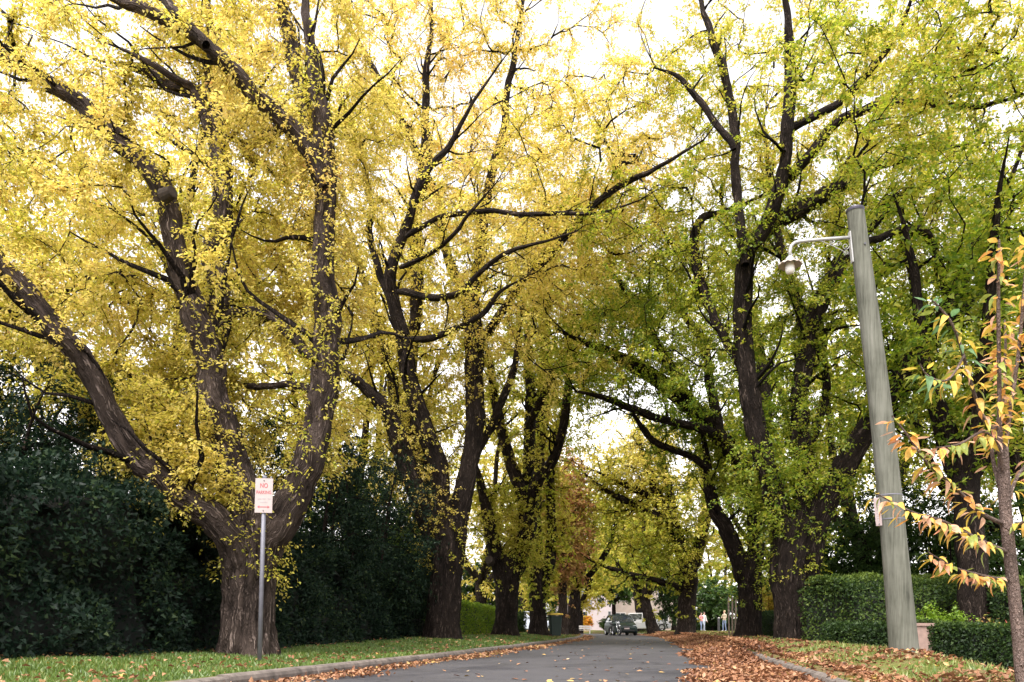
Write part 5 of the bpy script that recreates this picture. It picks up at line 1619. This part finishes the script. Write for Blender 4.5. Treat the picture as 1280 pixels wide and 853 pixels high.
# white garden benches by the yellow tree
def bench(label, px, Y, rz):
    x = (px - CX) / FPX * Y
    e = empty('garden_bench', (x, Y, float(gz(x, Y))), rz)
    tag(e, label, 'bench', 'white benches near the yellow tree')
    for k in range(3): MB().box((0, -.18 + .18 * k, .45), (1.7, .14, .04)).build('seat_slat', M['frame'], e)
    for k in range(2): MB().box((0, .27, .62 + .17 * k), (1.7, .03, .12)).build('back_slat', M['frame'], e)
    for sx_ in (-.75, .75):
        MB().box((sx_, -.2, .22), (.08, .08, .44)).build('leg', M['frame'], e)
        MB().box((sx_, .25, .40), (.08, .06, .82)).build('leg', M['frame'], e)
    return e
bench('white slatted bench under the yellow tree, the one nearer the bin', 705, 70, R(10))
bench('white slatted bench under the yellow tree, the one nearer the house door', 727, 72, R(-8))

# ------------------------------------------------------------------ people, bollard and stakes
M['skin'] = plain('skin', (.45, .28, .21), .6)
M['jeans'] = plain('jeans', (.13, .17, .27), .85)
M['pale_jeans'] = plain('pale_jeans', (.30, .34, .42), .85)
M['pink_top'] = plain('pink_top', (.55, .22, .22), .85, var=.4, scale=9)
M['white_top'] = plain('white_top', (.62, .58, .58), .85)
M['beige_top'] = plain('beige_top', (.40, .33, .25), .85)
M['hair'] = plain('hair', (.035, .02, .014), .7)
M['hair_fair'] = plain('hair_fair', (.30, .24, .12), .7)
M['shoe'] = plain('shoe', (.35, .33, .33), .7)
def person(label, px, Y, rz, top, legs, hair, h=1.7, stride=.25, arms='carry', dz=0):
    x = (px - CX) / FPX * Y
    e = empty('person', (x, Y, float(gz(x, Y)) + dz), rz)
    tag(e, label, 'person', 'people walking on the far footpath')
    k = h / 1.75
    J = {}
    bm = bmesh.new()
    sl = bm.verts.layers.skin.verify()
    def vtx(n_, co, r):
        v_ = bm.verts.new(Vector(co) * k)
        v_[sl].radius = (r * k, r * k) if not hasattr(r, '__len__') else (r[0] * k, r[1] * k)
        J[n_] = v_
        return v_
    vtx('pel', (0, 0, .95), (.16, .11)); J['pel'][sl].use_root = True
    vtx('wst', (0, 0, 1.12), (.13, .10)); vtx('chs', (0, -.01, 1.32), (.165, .12)); vtx('nk0', (0, 0, 1.46), (.08, .07)); vtx('nk', (0, -.01, 1.53), .052)
    vtx('hd', (0, -.03, 1.61), (.072, .085)); vtx('hd2', (0, -.02, 1.70), (.070, .080))
    E = [('pel', 'wst'), ('wst', 'chs'), ('chs', 'nk0'), ('nk0', 'nk'), ('nk', 'hd'), ('hd', 'hd2')]
    for s_, nm, fw in ((-1, 'l', stride), (1, 'r', -stride)):
        vtx(nm + 'hip', (s_ * .095, 0, .88), .095); vtx(nm + 'kn', (s_ * .10, -fw * .55 - .03, .49), .062)
        vtx(nm + 'an', (s_ * .10, -fw * .9 + .03, .08), .042); vtx(nm + 'toe', (s_ * .11, -fw * .9 - .13, .035), .035)
        E += [('pel', nm + 'hip'), (nm + 'hip', nm + 'kn'), (nm + 'kn', nm + 'an'), (nm + 'an', nm + 'toe')]
        vtx(nm + 'sh', (s_ * .19, 0, 1.40), .06)
        if arms == 'carry':
            vtx(nm + 'el', (s_ * .25, -.04, 1.13), .043); vtx(nm + 'wr', (s_ * .14, -.24, 1.12), .030); vtx(nm + 'ha', (s_ * .07, -.29, 1.13), .030)
        else:
            vtx(nm + 'el', (s_ * .25, .02 + fw * .15, 1.12), .043); vtx(nm + 'wr', (s_ * .25, -.06 + fw * .3, .88), .030); vtx(nm + 'ha', (s_ * .25, -.08 + fw * .35, .80), .032)
        E += [('chs', nm + 'sh'), (nm + 'sh', nm + 'el'), (nm + 'el', nm + 'wr'), (nm + 'wr', nm + 'ha')]
    for a_, b_ in E: bm.edges.new((J[a_], J[b_]))
    me = bpy.data.meshes.new('body'); bm.to_mesh(me); bm.free()
    tmp = bpy.data.objects.new('tmp_body', me); COL.objects.link(tmp)
    tmp.modifiers.new('s', 'SKIN'); sd_ = tmp.modifiers.new('u', 'SUBSURF'); sd_.levels = 2; sd_.render_levels = 2
    dg = bpy.context.evaluated_depsgraph_get()
    me2 = bpy.data.meshes.new_from_object(tmp.evaluated_get(dg))
    bpy.data.objects.remove(tmp)
    me2.materials.clear()
    for m_ in (M['skin'], top, legs, M['shoe']): me2.materials.append(m_)
    for p in me2.polygons:
        z_ = p.center.z / k; p.use_smooth = True
        ax = abs(p.center.x) / k; fy = p.center.y / k
        if z_ > 1.49: i_ = 0
        elif z_ > .93 and not ((ax < .17 and fy < -.24) ): i_ = 1
        elif z_ > .93: i_ = 0
        elif ax > .19 and z_ < .92: i_ = 0
        elif z_ > .085: i_ = 2
        else: i_ = 3
        p.material_index = i_
    link('body', me2, None, e)
    hm = MB()
    bmesh.ops.create_uvsphere(hm.bm, u_segments=14, v_segments=10, radius=.105 * k, matrix=Matrix.Translation(Vector((0, .015, 1.665)) * k) @ Matrix.Diagonal((.92, 1.0, 1.1, 1)))
    bmesh.ops.delete(hm.bm, geom=[v_ for v_ in hm.bm.verts if v_.co.y < -.055 * k and v_.co.z < 1.70 * k], context='VERTS')
    hm.build('hair', hair, e, smooth=True)
    for s_ in (-1, 1):
        q = MB(); bmesh.ops.create_uvsphere(q.bm, u_segments=6, v_segments=5, radius=.010, matrix=Matrix.Translation(Vector((s_ * .028, -.108, 1.64)) * k)); q.build('eye', M['hair'], e)
    q = MB(); q.loft([[(-.012 * k, -.10 * k, 1.60 * k), (.012 * k, -.10 * k, 1.60 * k), (0, -.10 * k, 1.645 * k)], [(-.003 * k, -.128 * k, 1.602 * k), (.003 * k, -.128 * k, 1.602 * k), (0, -.118 * k, 1.62 * k)]]); q.build('nose', M['skin'], e)
    q = MB(); q.box((0, -.108 * k, 1.57 * k), (.04 * k, .012, .008)); q.build('mouth', M['pink_top'], e)
    return e
person('person in a pink patterned top and blue jeans walking near the elm', 876.5, 72, R(25), M['pink_top'], M['jeans'], M['hair'], 1.66, .2)
person('person in a white top and pale trousers walking beside the pink top', 880.0, 72.8, R(30), M['white_top'], M['pale_jeans'], M['hair'], 1.74, .22, 'swing')
person('person in a beige top and jeans standing by the dark post', 905.5, 66, R(-60), M['beige_top'], M['jeans'], M['hair_fair'], 1.72, .08, 'carry')
x, Y = W2(898.5, 60)
bo = empty('bollard', (x, Y, float(gz(x, Y))))
tag(bo, 'dark timber post on the verge beside the person in jeans', 'bollard')
MB().box((0, 0, .5), (.16, .16, 1.05), bevel=.015).build('post', M['bolt'], bo)
MB().loft([[(-.09, -.09, 1.03), (.09, -.09, 1.03), (.09, .09, 1.03), (-.09, .09, 1.03)], [(-.02, -.02, 1.10), (.02, -.02, 1.10), (.02, .02, 1.10), (-.02, .02, 1.10)]]).build('cap', M['frame'], bo)
M['stake'] = plain('pale_stake', (.26, .20, .17), .9, var=.25, scale=10)
for k, (px, lab) in enumerate(((911, 'pale timber tree stake farthest from the dark elm trunk'), (915.5, 'pale timber tree stake in the middle of three'), (919.5, 'pale timber tree stake closest to the dark elm trunk'))):
    Y = 33 + .5 * k
    x = (px - CX) / FPX * Y
    e = empty('tree_stake', (x, Y, float(gz(x, Y))))
    tag(e, lab, 'stake', 'three tree stakes beside the elm')
    MB().box((0, 0, .75), (.055, .055, 1.6), rz=.3, rot=Matrix.Rotation(.02 * (k - 1), 4, 'Y')).build('shaft', M['stake'], e)
    MB().loft([[(-.027, -.027, 1.54), (.027, -.027, 1.54), (.027, .027, 1.54), (-.027, .027, 1.54)], [(-.005, -.005, 1.62), (.005, -.005, 1.62), (.005, .005, 1.62), (-.005, .005, 1.62)]]).build('tip', M['stake'], e)
